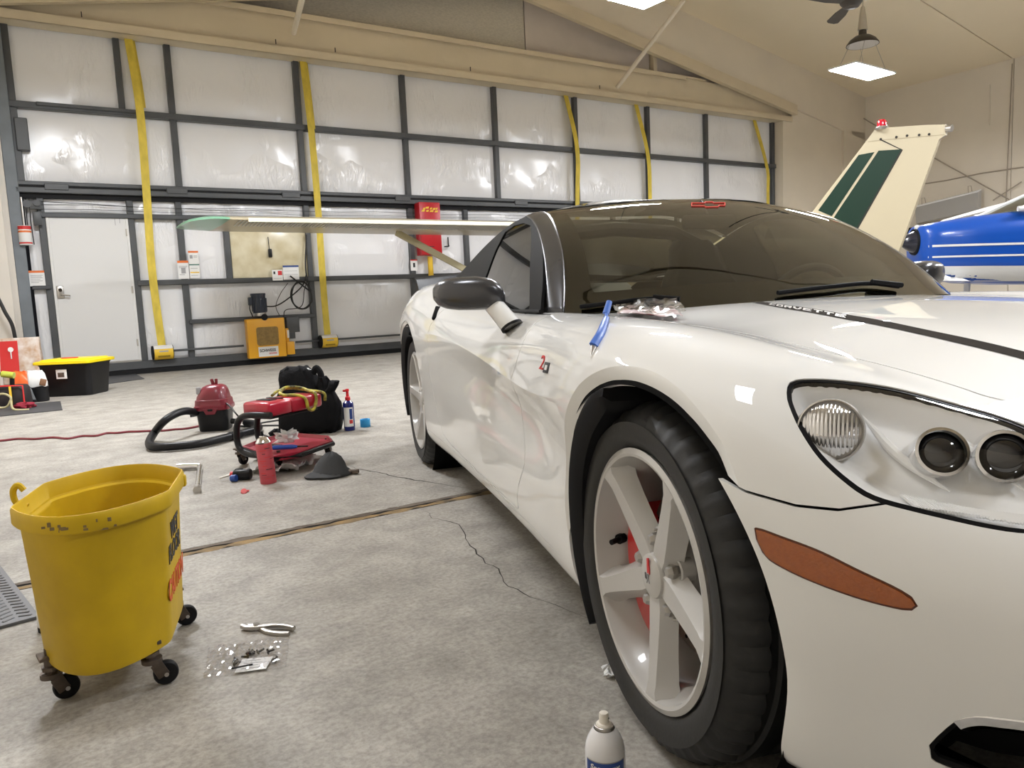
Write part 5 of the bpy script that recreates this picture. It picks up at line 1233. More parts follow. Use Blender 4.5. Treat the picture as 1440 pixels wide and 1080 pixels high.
# ---- yellow mop bucket
def loc_in(o_loc, rz, wx, wy): dx, dy = wx-o_loc[0], wy-o_loc[1]; c, s_ = math.cos(-rz), math.sin(-rz); return dx*c-dy*s_, dx*s_+dy*c
M_bucket = pm('worn yellow plastic', (.64, .42, .008), .5, var=.35, vscale=4.5, col2=(.46, .30, .008), spec=.3, bump=.05, bscale=40)
M_bucketin = pm('yellow plastic inside', (.74, .48, .01), .4, var=.25, vscale=6, col2=(.5, .32, .01))
M_scuff = pm('grey scuff', (.22, .15, .05), .7)
M_castiron = pm('rusty caster steel', (.16, .125, .10), .5, metal=.6, var=.5, vscale=25)
BKR = R(16)
bk = thing('mop_bucket', 'big worn yellow plastic mop bucket on four casters', 'bucket', (-.965, 1.745, 0), BKR)
def hexring(sc, z, n=5, grow=0.0):
    HX, HY, BO = .148, .118, .135
    base = [(HX, -HY), (HX, HY)]+[(HX*(1-2*k/12), HY+BO*(1-(1-2*k/12)**2)) for k in range(1, 12)]+[(-HX, HY), (-HX, -HY)]+[(-HX*(1-2*k/12), -HY-BO*(1-(1-2*k/12)**2)) for k in range(1, 12)]
    pts = [Vector((x*sc, y*sc, z)) for x, y in base]; out = []; N = len(pts)
    for i in range(N):
        a, b, c = pts[i-1], pts[i], pts[(i+1) % N]; t_ = (c-a).normalized(); nrm = Vector((t_.y, -t_.x, 0))
        if i in (0, 1, 13, 14):
            p0 = b+(a-b).normalized()*.018; p1 = b+(c-b).normalized()*.018
            for q in range(n): t = q/(n-1); out.append((p0.lerp(b, t)).lerp(b.lerp(p1, t), t)+nrm*grow)
        else: out.append(b+nrm*grow)
    return out
zs = [(.74, .088), (.86, .088), (.885, .10), (.93, .25), (.985, .40), (1.0, .408)]
MB().loft([hexring(s_, z) for s_, z in zs]+[hexring(1.0, .408, grow=.010), hexring(1.0, .412, grow=.012), hexring(1.0, .440, grow=.012), hexring(1.0, .446, grow=.009), hexring(1.0, .446, grow=.007), hexring(1.0, .44, grow=.004), hexring(1.0, .405, grow=.0), hexring(.955, .40), hexring(.95, .392), hexring(.90, .25), hexring(.85, .11)]).build('bucket_shell', M_bucket, bk, angle=48)
MB().loft([hexring(.849, .112), hexring(.5, .110), hexring(.05, .110)]).build('bucket_floor', M_bucketin, bk)
MB().tube(spline([(-.150, -.03, .425), (-.172, -.03, .435), (-.176, -.03, .462), (-.165, -.03, .475), (-.154, -.03, .462)], 4), .007, 8).build('handle_lug', M_bucket, bk)
MB().box((.156, .105, .420), (.016, .022, .03), .005).build('rim_notch', M_bucket, bk)
for z_, w_ in ((.396, .23),): pass
rr5 = random.Random(5)
for k in range(26):                               # scuffs along the near rim and face
    y = rr5.uniform(-.235, -.14); x = (rr5.uniform(-.08, .10)); 
    side_y_ = -(.118+.135*(1-(x/.148)**2)); z = rr5.uniform(.408, .432)
    MB().box((x, side_y_-.0112, z), (rr5.uniform(.006, .022), .0012, rr5.uniform(.004, .010)), .0005).build('scuff', M_scuff, bk, smooth=False) if abs(x) < .07 else None
def side_text(body, size, z, mat, dv=0.0, sx=1.0, off=.002):
    x = .148*(.93+(z-.25)/.15*.055)+.0012
    tilt = Vector((.055*.148/.15, 0, 1)).normalized()
    return text('lettering', body, size, mat, bk, basis((0, 1, 0), tilt, (x, dv, z)), .0006, sx=sx, offset=off)
side_text('WET', .056, .335, M_blackpr, -.005, .95); side_text('FLOOR', .056, .287, M_blackpr, -.012, .95); side_text('CAUTION', .070, .205, pm('faded red print', (.62, .10, .02), .6), .0, .72)
def caster(lx, ly, parent, r=.026, yaw=0.0, ztop=.115, label=None):
    c = bpy.data.objects.new('caster', None); COL.objects.link(c); c.parent = parent; c.location = (lx, ly, 0); c.rotation_euler = (0, 0, yaw)
    MB().lathe([(.008, -.010), (r*.9, -.010), (r, -.006), (r, .006), (r*.9, .010), (.008, .010)], 24, axis='Y', c=(0, 0, r)).build('caster_wheel', M_black, c)
    MB().box((-.012, -.015, r+.014), (.026, .004, r*1.35), .002, Matrix.Rotation(R(-24), 3, 'Y')).box((-.012, .015, r+.014), (.026, .004, r*1.35), .002, Matrix.Rotation(R(-24), 3, 'Y')).build('caster_fork', M_castiron, c)
    MB().cyl((0, -.018, r), (0, .018, r), .005, 8).build('axle', M_zinc, c)
    MB().cyl((-.026, 0, r*2+.004), (-.026, 0, r*2+.014), .022, 16).cyl((-.026, 0, r*2+.014), (-.026, 0, ztop-.012), .012, 10).cyl((-.026, 0, r*2+.022), (-.026, 0, r*2+.03), .019, 6).box((-.026, 0, ztop-.008), (.044, .044, .008), .002).cyl((-.026, 0, ztop-.004), (-.026, 0, ztop+.008), .010, 6).build('caster_stem', M_castiron, c)
    return c
for (wx, wy, a) in ((-1.024, 1.615, 40), (-.822, 1.660, 30), (-.912, 1.985, 35), (-1.118, 1.935, 200)):
    lx, ly = loc_in((-.965, 1.745), BKR, wx, wy); caster(lx, ly, bk, .027, R(a)-BKR)
# ---- can hidden behind the bucket
t = thing('spray_can', 'white can with blue collar standing half hidden at the left of the yellow bucket', 'can', (-1.285, 2.0, 0))
MB().lathe([(0, 0), (.034, 0), (.036, .004), (.036, .145), (.0345, .15)], 24).build('can_body', M_paperw, t); MB().lathe([(.0345, .15), (.034, .175), (.024, .195), (.012, .20), (0, .20)], 24).build('blue_collar', pm('dull blue cap', (.03, .09, .20), .4), t); MB().lathe([(.0365, 0), (.0368, .01), (.0365, .014)], 24).build('black_base', M_black, t)
# ---- patterned rubber mat at the left edge
M_mat = pm('grey rubber mat', (.115, .112, .115), .55, var=.2, vscale=3); M_matbar = pm('mat tread', (.07, .068, .07), .45)
mt = thing('floor_mat', 'grey rubber mat with chevron tread lying at the left edge beyond the bucket', 'mat', (-1.365, 2.07, 0), math.atan2(.67, .74))
MB().box((-.45, .88, .005), (.90, 1.76, .010), .002).build('mat_base', M_mat, mt)
vs, fs = [], []
for i in range(22):
    for j in range(56):
        cx, cy = -.03-i*.040, .03+j*.031; 
        sg = 1 if i % 2 else -1; a = R(28*sg); ca, sa = math.cos(a), math.sin(a); o = len(vs)
        for dx, dy, z in ((-.017, -.005, .0095), (.017, -.005, .0095), (.017, .005, .0095), (-.017, .005, .0095), (-.015, -.003, .0125), (.015, -.003, .0125), (.015, .003, .0125), (-.015, .003, .0125)): vs.append((cx+dx*ca-dy*sa, cy+dx*sa+dy*ca, z))
        fs += [(o, o+1, o+5, o+4), (o+1, o+2, o+6, o+5), (o+2, o+3, o+7, o+6), (o+3, o, o+4, o+7), (o+4, o+5, o+6, o+7)]
tb = mk('tread_bars', vs, fs, M_matbar, mt, smooth=False); tb['kind'] = 'stuff'
# ---- pliers
pl = thing('pliers', 'steel slip joint pliers lying on the concrete beside the clear plastic bag', 'pliers', fpt(374, 890), 0)
pa, pb = fpt(343, 884)-fpt(374, 890), fpt(410, 891)-fpt(374, 890)
def flat_bar(name, pts, w_, h, parent, mat, z=.0):
    pts = spline([Vector((p[0], p[1], z)) for p in pts], 6); rings = []
    for i, p in enumerate(pts):
        d = (pts[min(i+1, len(pts)-1)]-pts[max(i-1, 0)]).normalized(); n = Vector((-d.y, d.x, 0)); ww = w_(i/(len(pts)-1)) if callable(w_) else w_
        rings.append([p+n*ww/2+Vector((0, 0, h*.15)), p+n*ww/2+Vector((0, 0, h*.85)), p+n*ww*.3+Vector((0, 0, h)), p-n*ww*.3+Vector((0, 0, h)), p-n*ww/2+Vector((0, 0, h*.85)), p-n*ww/2+Vector((0, 0, h*.15)), p-n*ww*.3, p+n*ww*.3])
    return MB().loft(rings).build(name, mat, parent)
ax = (pb-pa).normalized(); nx_ = Vector((-ax.y, ax.x, 0)); L_ = (pb-pa).length
def PL(u, v): return pa+ax*(u*L_)+nx_*v
flat_bar('plier_half', [PL(0, .004), PL(.15, .012), PL(.32, .004), PL(.55, -.012), PL(.8, -.016), PL(1, -.010)], lambda t: .016-.004*t, .010, pl, M_zinc)
flat_bar('plier_half', [PL(0, -.004), PL(.15, -.010), PL(.32, -.002), PL(.55, .014), PL(.8, .018), PL(1.0, .012)], lambda t: .016-.004*t, .011, pl, M_zinc, .004)
MB().cyl(PL(.27, 0)+Vector((0, 0, .0)), PL(.27, 0)+Vector((0, 0, .018)), .008, 12).build('pivot_bolt', M_chrome, pl)
# ---- clear bag of clips
M_bag = glass_mat('clear plastic film', (.93, .93, .94), rough=.10, ior=1.9)
bgc = fpt(346, 927); bg = thing('plastic_bag', 'crumpled clear plastic bag of black trim clips and a white slip on the floor', 'bag', bgc)
def bl4(u, v, c): return c[0]*(1-u)*(1-v)+c[1]*u*(1-v)+c[2]*u*v+c[3]*(1-u)*v
bc = [fpt(*q)-bgc for q in ((286, 956), (403, 940), (407, 897), (294, 911))]
rg = np.random.RandomState(4); nb = 34; hm = rg.rand(nb+1, nb+1)
def sm2(a): 
    for _ in range(1): a = (a+np.roll(a, 1, 0)+np.roll(a, -1, 0)+np.roll(a, 1, 1)+np.roll(a, -1, 1))/5
    return a
hm = sm2(hm); hm = (hm-hm.min())/(hm.max()-hm.min())
vs = []
for j in range(nb+1):
    for i in range(nb+1):
        u, v = i/nb, j/nb; e = min(1, 6*min(u, 1-u), 6*min(v, 1-v)); p = bl4(u, v, bc); 
        p = p+Vector((rg.uniform(-.002, .002), rg.uniform(-.003, .003), .002+.007*e+.022*e*max(0, hm[j, i]-.25))); vs.append(p)
mk('bag_film', vs, [(j*(nb+1)+i, j*(nb+1)+i+1, (j+1)*(nb+1)+i+1, (j+1)*(nb+1)+i) for j in range(nb) for i in range(nb)], M_bag, bg, smooth=False)
pc_ = [fpt(*q)-bgc+Vector((0, 0, .004)) for q in ((330, 949), (374, 943), (384, 926), (341, 930))]
MB().add(pc_+[p+Vector((0, 0, .0015)) for p in pc_], [(0, 1, 2, 3), (4, 5, 6, 7), (0, 1, 5, 4), (1, 2, 6, 5), (2, 3, 7, 6), (3, 0, 4, 7)]).build('paper_slip', M_paperw, bg, smooth=False)
for k in range(4):
    a, b = bl4(.15, .2+.2*k, pc_), bl4(.75-.1*(k % 2), .2+.2*k, pc_); MB().bar(a+Vector((0, 0, .0022)), b+Vector((0, 0, .0022)), .0018, .0004).build('slip_print', M_greypr, bg, smooth=False)
for px, py, a in ((328, 937, 20), (349, 923, 70), (356, 921, 140), (362, 920, 40), (376, 919, 10), (385, 933, 80), (350, 926, 200), (332, 933, 120)):
    p = fpt(px, py)-bgc; d = Vector((math.cos(R(a)), math.sin(R(a)), .25)).normalized()
    MB().cyl(p+Vector((0, 0, .004)), p+Vector((0, 0, .004))+d*.018, .0026, 8).cyl(p+Vector((0, 0, .005)), p+Vector((0, 0, .005))+d*.003, .0068, 12).build('trim_clip', M_black, bg)
a, b = fpt(326, 947)-bgc, fpt(356, 941)-bgc; MB().bar(a+Vector((0, 0, .012)), b+Vector((0, 0, .012)), .003, .003).build('black_tie', M_black, bg)
# ---- breaker bar
bb = thing('breaker_bar', 'chrome breaker bar with bent head lying on the floor behind the bucket rim', 'wrench', fpt(281, 660))
o_ = fpt(281, 660); e_ = fpt(277.5, 694)-o_; h_ = fpt(250, 662)-o_
MB().tube([Vector((0, 0, .014)), e_*.25+Vector((0, 0, .014)), e_*.9+Vector((0, 0, .014))], [.016, .013, .013], 12).build('shaft', M_chrome, bb)
MB().cyl(e_*.9+Vector((0, 0, .016)), e_+Vector((0, 0, .016)), .018, 14).build('socket', M_zinc, bb)
MB().tube([Vector((0, 0, .016)), h_*.3+Vector((0, 0, .02)), h_+Vector((0, 0, .02))], [.018, .016, .02], 12).build('handle', M_chrome, bb)
# ---- impact driver, red cap
dv = thing('power_driver', 'small black cordless driver with blue and red collar lying left of the pink spray can', 'drill', fpt(338, 675))
do = fpt(338, 675)
def dl(px, py, z): return at_depth(px, py, do.y+.0)-do+Vector((0, 0, 0)) if False else Vector(((px-338)*3.72/FPX, -(py-675)*.003, z))
MB().loft([[Vector((x, y, z)) for y, z in rrect(.052*k, .052*k, .02*k, 4, 0, .028)] for x, k in ((-.03, .75), (-.015, .95), (.02, 1), (.05, 1.0), (.055, .9))]).build('body', M_blackpl, dv)
MB().cyl((-.03, 0, .028), (-.045, 0, .028), .017, 14).build('collar', M_redpr, dv); MB().cyl((-.030, -.035, .018), (-.004, -.04, .02), .017, 14).build('selector', M_bluepr, dv); MB().cyl((-.045, 0, .028), (-.10, -.004, .015), .005, 8).build('bit', M_zinc, dv)
MB().lathe([(0, .0), (.033, .0), (.036, .012), (.03, .034), (.018, .045), (0, .047)], 20, c=(-.025, .06, 0)).build('battery', M_blackpl, dv)
rc = thing('cap', 'small red plastic cap lying alone on the concrete', 'cap', fpt(343, 693)); 
M_pinkcap = pm('red plastic', (.70, .07, .07), .35)
MB().lathe([(.0, .012), (.010, .012), (.0105, 0), (.014, 0), (.014, .016), (.012, .018), (.0, .018)], 16).build('cap_shell', M_pinkcap, rc); MB().box((.016, .004, .006), (.018, .008, .01), .003).build('cap_tab', M_pinkcap, rc); rc.rotation_euler = (R(50), 0, .4)
# ---- pink spray can
M_pink = pm('rose red can paper', (.56, .075, .095), .5, var=.2, vscale=40, stretch=(.2, .2, 1))
ps_ = fpt(378, 679); sc_ = thing('spray_can', 'rose red spray can with silver dome and black nozzle standing before the rolling seat', 'can', ps_)
MB().lathe([(0, 0), (.036, 0), (.038, .004), (.038, .195), (.037, .200)], 28).build('can_body', M_pink, sc_); MB().lathe([(.0375, .2), (.038, .204), (.034, .208), (.026, .222), (.016, .228), (.015, .235), (0, .235)], 28).build('can_dome', M_chrome, sc_); MB().lathe([(.006, .234), (.0065, .245), (.0055, .256), (0, .257)], 12).build('nozzle', M_black, sc_)
rr6 = random.Random(2)
for k in range(22): a = rr6.uniform(-2.6, .2); z = .02+.0085*k; MB().lathe([(.0383, z), (.0384, z+rr6.choice((.002, .0035)))], 6, a0=a, a1=a+rr6.uniform(.3, .9)).build('label_print', M_redpr if k % 3 else M_blackpr, sc_, smooth=False)
sc_.rotation_euler = (0, R(-3), 0)
# ---- cloth / paper
M_tissue = pm('white tissue', (.82, .82, .81), .8, bump=.2, bscale=25)
def sheet_px(label, pxs, cat, mat, name, seed=0, h=.02, n=16, center=None):
    """crumpled sheet over a four cornered patch of floor"""
    C4 = [fpt(*q) for q in pxs]; c = sum(C4, Vector())/4; C4 = [p-c for p in C4]; g = np.random.RandomState(seed); hmap = sm2(sm2(g.rand(n+1, n+1))); hmap = (hmap-hmap.min())/(hmap.max()-hmap.min())
    vs = []
    for j in range(n+1):
        for i in range(n+1):
            u, v = i/n, j/n; p = bl4(u, v, C4); ed = .012*(g.rand()-.5); vs.append(p+Vector((ed, ed*.8, .002+h*hmap[j, i])))
    o = mk(name, vs, [(j*(n+1)+i, j*(n+1)+i+1, (j+1)*(n+1)+i+1, (j+1)*(n+1)+i) for j in range(n) for i in range(n)], mat, None); o.location = (c.x, c.y, 0)
    md = o.modifiers.new('thick', 'SOLIDIFY'); md.thickness = .0015
    return tag(o, label, cat)
sheet_px('white paper towel spread on the floor under the rolling seat', ((350, 668), (415, 667), (445, 650), (362, 655)), 'paper', M_tissue, 'paper_towel', 3, .07)
sheet_px('small white scrap of tissue beside the front tyre of the car', ((850, 953), (872, 960), (872, 944), (848, 943)), 'paper', M_tissue, 'tissue_scrap', 5, .02, 8)
# ---- rolling mechanic's seat
M_redv = pm('red vinyl', (.42, .008, .03), .28, coat=.3); M_redtray = pm('red tray plastic', (.32, .01, .03), .4)
se_o = Vector((-1.24, 4.08, 0)); X_ = Vector((.47, .88, 0)).normalized(); Y_ = Vector((-X_.y, X_.x, 0))
cs_ = thing('rolling_seat', 'low rolling mechanic seat with red cushion, black tube frame and red tool tray', 'stool', se_o, math.atan2(X_.y, X_.x))
def ls(w): d = w-se_o; return Vector((d.dot(X_), d.dot(Y_), d.z))
MB().box((-.115, 0, .325), (.17, .19, .075), .016).box((.085, 0, .325), (.235, .19, .075), .016).build('cushion', M_redv, cs_, angle=50)
MB().box((0, 0, .28), (.36, .16, .012), .004).build('cushion_board', M_black, cs_)
MB().box((-.10, .02, .3645), (.05, .10, .003), .001).box((-.03, .03, .3645), (.03, .10, .003), .001).build('cushion_slots', M_black, cs_)
tp = [ls(at_depth(381, 584, 3.86)), ls(at_depth(352, 584, 3.90)), ls(at_depth(340, 587, 3.93)), ls(at_depth(333.5, 597, 3.95)), ls(at_depth(333, 615, 3.97)), ls(at_depth(337, 630, 3.96)), ls(at_depth(348, 638, 3.93)), ls(at_depth(368, 641, 3.86))]
MB().tube(spline(tp, 6), .017, 12).build('tube_frame', M_blackpl, cs_)
MB().tube(spline([p+Vector((.20, .06, 0)) for p in tp], 6), .017, 12).build('tube_frame', M_blackpl, cs_)
trc = [ls(fpt(*q, .10)) for q in ((341, 632), (386, 646), (422, 640), (468, 624), (462, 617), (405, 612), (360, 624))]
ctr = sum(trc, Vector())/len(trc)
MB().loft([[ctr+(p-ctr)*k+Vector((0, 0, z-.10)) for p in trc] for k, z in ((.90, .088), (.97, .086), (1.0, .092), (1.0, .118), (.96, .120), (.93, .100), (.5, .098))]).build('tray', M_redtray, cs_, angle=40)
MB().tube(trc+[trc[0]], .013, 10).build('tray_rail', M_blackpl, cs_)
for q, a in (((343, 653), 0), ((392, 661), 1.0), ((463, 641), .4), ((420, 632), .8)):
    p = ls(fpt(*q)); caster(p.x, p.y, cs_, .030, a, .10)
# things in and on the seat
tr = thing('scraper', 'blue handled tool lying in the red tray of the rolling seat', 'tool', fpt(402, 632, .125))
MB().loft([[Vector((x, y, z)) for y, z in rrect(.03*k, .022*k, .008*k, 3, 0, .012)] for x, k in ((-.07, .8), (-.055, 1), (.03, 1), (.045, .8), (.06, .55))]).build('handle', pm('blue plastic', (.01, .06, .32), .35), tr); MB().box((.085, .0, .012), (.06, .012, .006), .002).build('blade', M_black, tr)
rg2 = thing('rag', 'crumpled white rag in the red tray behind the blue handled tool', 'rag', fpt(403, 622, .12))
def lump(name, mat, parent, dims, seed, n=20, m=12, amp=.18, sq=.8, flat=0.0, loc=(0, 0, 0), freq=2.0):
    g = np.random.RandomState(seed); ph = g.uniform(0, 6.28, (7, 3)); fr_q = g.uniform(.6, 2.2, (7, 3))*freq; vs = []
    for j in range(m+1):
        th_ = math.pi*j/m
        for i in range(n):
            a = 2*math.pi*i/n; d = Vector((math.sin(th_)*math.cos(a), math.sin(th_)*math.sin(a), math.cos(th_)))
            f = 1+amp*sum(math.sin(fr_q[k, 0]*d.x*2+ph[k, 0])*math.sin(fr_q[k, 1]*d.y*2+ph[k, 1])*math.sin(fr_q[k, 2]*d.z*2+ph[k, 2]) for k in range(7))
            p = Vector([math.copysign(abs(c)**sq, c) for c in d])*f; vs.append(Vector((p.x*dims[0], p.y*dims[1], max(flat, (p.z+1)*dims[2]/1.0)))+Vector(loc))
    fs = [(j*n+i, (j+1)*n+i, (j+1)*n+(i+1) % n, j*n+(i+1) % n) for j in range(m) for i in range(n)]
    return MB().add(vs, fs).build(name, mat, parent, angle=70)
lump('rag_cloth', M_tissue, rg2, (.05, .04, .03), 3, amp=.3)
M_bun = pm('yellow black strap', (.55, .48, .04), .6, var=.95, vscale=30, col2=(.02, .02, .01))
hs_p = ls(at_depth(440, 556, 4.17)); hn_ = thing('strap_harness', 'yellow and black strap draped over the far end of the red cushion', 'strap', se_o, math.atan2(X_.y, X_.x))
hx = .13
MB().tube(spline([(hx-.10, .02, .37), (hx-.08, .07, .38), (hx, .10, .40), (hx+.07, .06, .39), (hx+.05, -.02, .375), (hx+.02, -.09, .37), (hx+.01, -.105, .33), (hx-.02, -.11, .285), (hx-.06, -.11, .295), (hx-.07, -.102, .35), (hx-.09, -.06, .37), (hx-.10, .02, .37)], 6), .009, 8).build('strap_loop', M_bun, hn_)
MB().tube(spline([(hx-.12, .09, .37), (hx-.05, .115, .385), (hx+.04, .12, .39), (hx+.09, .09, .38), (hx+.09, .0, .372), (hx+.08, -.10, .362), (hx+.08, -.106, .32)], 6), .008, 8).build('strap_loop', M_bun, hn_)
# ---- black soft bag
M_cloth = pm('black nylon', (.008, .008, .009), .8, bump=.4, bscale=60, spec=.12)
tbp = fpt(432, 611); bag = thing('tool_bag', 'slumped black soft bag standing behind the rolling seat', 'bag', (tbp.x, tbp.y+.10, 0))
def boxbag(name, rows, seed, mat=M_cloth, parent=None, amp=.012, n=28):
    g = np.random.RandomState(seed); rings = []
    for (z, cx, cy, wx_, wy_, sq) in rows:
        ring = []
        for i in range(n):
            a = 2*math.pi*i/n; c, s_ = math.cos(a), math.sin(a); ring.append(Vector((cx+wx_*math.copysign(abs(c)**sq, c)+g.uniform(-amp, amp), cy+wy_*math.copysign(abs(s_)**sq, s_)+g.uniform(-amp, amp), z+g.uniform(-amp, amp)*.8)))
        rings.append(ring)
    return MB().loft(rings).build(name, mat, parent, angle=75)
boxbag('bag_body', [(.006, .0, 0, .19, .10, .5), (.03, .0, 0, .20, .12, .5), (.12, .005, 0, .205, .125, .55), (.20, .01, 0, .20, .12, .6), (.25, -.03, 0, .165, .11, .6), (.31, -.055, 0, .125, .10, .6), (.37, -.055, 0, .115, .09, .6), (.42, -.06, 0, .10, .07, .7), (.445, -.065, 0, .07, .05, .8)], 4, M_cloth, bag, .017)
boxbag('side_pocket', [(.10, .15, -.05, .06, .06, .7), (.20, .155, -.05, .065, .065, .7), (.27, .135, -.05, .05, .05, .8), (.33, .125, -.04, .045, .04, .8), (.375, .115, -.04, .025, .03, .9)], 8, M_cloth, bag)
boxbag('flap', [(.28, .165, -.06, .03, .05, .8), (.32, .185, -.06, .035, .045, .8), (.345, .195, -.06, .03, .04, .8)], 9, M_cloth, bag, .008)
MB().tube(spline([(.05, -.02, .40), (.075, -.03, .435), (.10, -.03, .40), (.11, -.03, .34)], 5), .022, 8).build('bag_handle', M_cloth, bag)
lump('white_liner', M_tissue, bag, (.03, .02, .018), 2, loc=(.0, -.02, .40), amp=.2)
boxbag('loose_strap', [(.0, -.20, -.08, .05, .03, .8), (.02, -.20, -.08, .055, .035, .8), (.04, -.19, -.07, .03, .02, .9)], 10, M_cloth, bag, .008)
# ---- blue bottle and tape roll
bp_ = fpt(492, 605); bt = thing('spray_bottle', 'blue plastic bottle with red spray top and white label standing right of the black bag', 'bottle', bp_)
M_blueb = pm('blue bottle', (.008, .015, .16), .22, coat=.4)
MB().lathe([(0, 0), (.034, 0), (.037, .006), (.037, .175), (.034, .19), (.016, .205), (.014, .22), (0, .22)], 24).build('bottle_body', M_blueb, bt)
MB().lathe([(.0375, .03), (.0375, .16)], 14, a0=R(225), a1=R(330)).build('label', M_paperw, bt); MB().lathe([(.0378, .08), (.0378, .15)], 6, a0=R(290), a1=R(322)).build('label_print', M_bluepr, bt); MB().lathe([(.0378, .05), (.0378, .075)], 6, a0=R(285), a1=R(322)).build('label_print', M_redpr, bt)
MB().lathe([(.017, .205), (.018, .225), (.010, .235), (.009, .262), (.013, .266), (.012, .282), (0, .284)], 18).box((-.012, -.012, .272), (.03, .018, .014), .004).build('spray_head', pm('red spray head', (.62, .02, .03), .35), bt)
tpp = fpt(514, 600); tr_ = thing('tape_roll', 'light blue masking tape roll standing on the floor right of the blue bottle', 'tape', (tpp.x, tpp.y, 0), .3)
MB().lathe([(.022, 0), (.034, 0), (.035, .002), (.035, .052), (.034, .054), (.022, .054), (.022, 0)], 28).build('tape', pm('blue tape', (.03, .30, .62), .6), tr_)
# ---- shop vacuum, hose, cords
M_vred = pm('vacuum red plastic', (.17, .010, .022), .33, coat=.15)
vp = fpt(297, 607); va = thing('shop_vacuum', 'small shop vacuum with dark red top and black tank', 'vacuum', (vp.x, vp.y+.10, 0), .12)
def rr_ring(w_, d_, r, z, cx=0, cy=0): return [Vector((x, y, z)) for x, y in rrect(w_, d_, r, 5, cx, cy)]
MB().loft([rr_ring(.19, .19, .04, 0), rr_ring(.20, .20, .045, .008), rr_ring(.225, .225, .05, .165), rr_ring(.225, .225, .05, .17)]).build('tank', M_blackpl, va)
MB().loft([rr_ring(.235, .235, .05, .150), rr_ring(.245, .245, .05, .155), rr_ring(.245, .245, .05, .178), rr_ring(.232, .232, .05, .185), rr_ring(.226, .226, .055, .222), rr_ring(.212, .212, .06, .226), rr_ring(.208, .208, .065, .245), rr_ring(.196, .196, .07, .268, .004), rr_ring(.178, .178, .07, .292, .008), rr_ring(.150, .150, .06, .312, .012), rr_ring(.110, .110, .05, .323, .014), rr_ring(.06, .06, .028, .326, .014)]).build('motor_head', M_vred, va, angle=40)
MB().prism([(-.05, .165), (.05, .165), (.03, .125), (-.03, .125)], -.127, -.115, 'Y').build('latch', M_vred, va); MB().box((0, -.129, .155), (.035, .006, .014), .003).build('latch_slot', M_black, va)
MB().bar((.005, 0, .32), (-.005, 0, .365), .028, .02, bev=.006).bar((.025, 0, .32), (.028, 0, .365), .016, .02, bev=.005).build('carry_handle', M_vred, va)
MB().box((-.085, -.055, .29), (.03, .03, .05), .006).build('switch_plate', M_greypr, va); MB().cyl((.12, -.05, .06), (.17, -.06, .055), .02, 10).build('outlet', M_blackpl, va)
MB().cyl((-.10, -.03, .135), (-.16, -.05, .132), .028, 16).build('hose_port', M_blackpl, va)
def fl3(px, py, z=.02): p = fpt(px, py, z); return p
hose = [at_depth(276, 580, 5.3), at_depth(262, 578, 5.2), at_depth(247, 582, 5.08), at_depth(230, 593, 4.98), fl3(216, 610, .05), fl3(210, 622, .03), fl3(215, 628, .03), fl3(240, 628, .03), fl3(280, 624, .03), fl3(315, 616, .03), fl3(345, 608, .03), fl3(360, 604, .03), fl3(364, 600, .03), fl3(358, 596, .03), fl3(345, 594, .03)]
hp = spline(hose, 8)
bpy.context.view_layer.update(); VAI = va.matrix_world.inverted(); ho0 = Vector((0, 0, 0))
HR = [(.024+.0022*(i % 2)) if i < 62 else .020+.0022*(i % 2) for i in range(len(hp))]
fine = spline([p-ho0 for p in hp], 3); ho_ = MB().tube([VAI @ p for p in fine], [.0245+.0018*(i % 2) for i in range(len(fine))], 12).build('hose', M_blackpl, va, angle=60)
i0 = int(len(fine)*.66); MB().tube([VAI @ p for p in fine[i0:i0+12]], .029, 12).build('hose_coupling', M_black, ho_)
def cord(name, label, pts, r, mat, cat='cord'):
    t = MB().tube(spline(pts, 6), r, 8).build(name, mat); return tag(t, label, cat)
M_redcord = pm('dark red cord', (.17, .012, .022), .5)
rcp = []
for k, (x, y) in enumerate(((-30, 621), (0, 619), (25, 618), (50, 616.5), (75, 616), (95, 616), (115, 614), (135, 612), (150, 610), (165, 608), (180, 608), (195, 606), (208, 607), (222, 605), (234, 606), (246, 603), (257, 604), (268, 601), (280, 600))): rcp.append(fpt(x, y+(.8 if k % 2 else -.8), .007))
cord('extension_cord', 'dark red extension cord snaking across the floor to the vacuum', rcp, .0085, M_redcord)
MB().tube(spline([VAI @ p for p in [at_depth(312, 564, 5.35), at_depth(322, 570, 5.3), at_depth(333, 583, 5.2), fpt(345, 596, .006), fpt(352, 599, .006), fpt(366, 595, .006), fpt(384, 592, .006), fpt(400, 590, .006)]], 6), .006, 8).build('power_cord', M_wire, va)
cord('electric_cable', 'thin black cord lying flat on the floor toward the black bag', [fpt(338, 599, .006), fpt(352, 600, .006), fpt(370, 598.5, .006), fpt(398, 598, .006)], .006, M_wire)
cord('thin_wire', 'thin dark wire lying on the floor between the hose and the rolling seat', [fpt(362, 610, .004), fpt(372, 612, .004), fpt(383, 616, .004), fpt(392, 618, .004)], .004, M_wire)
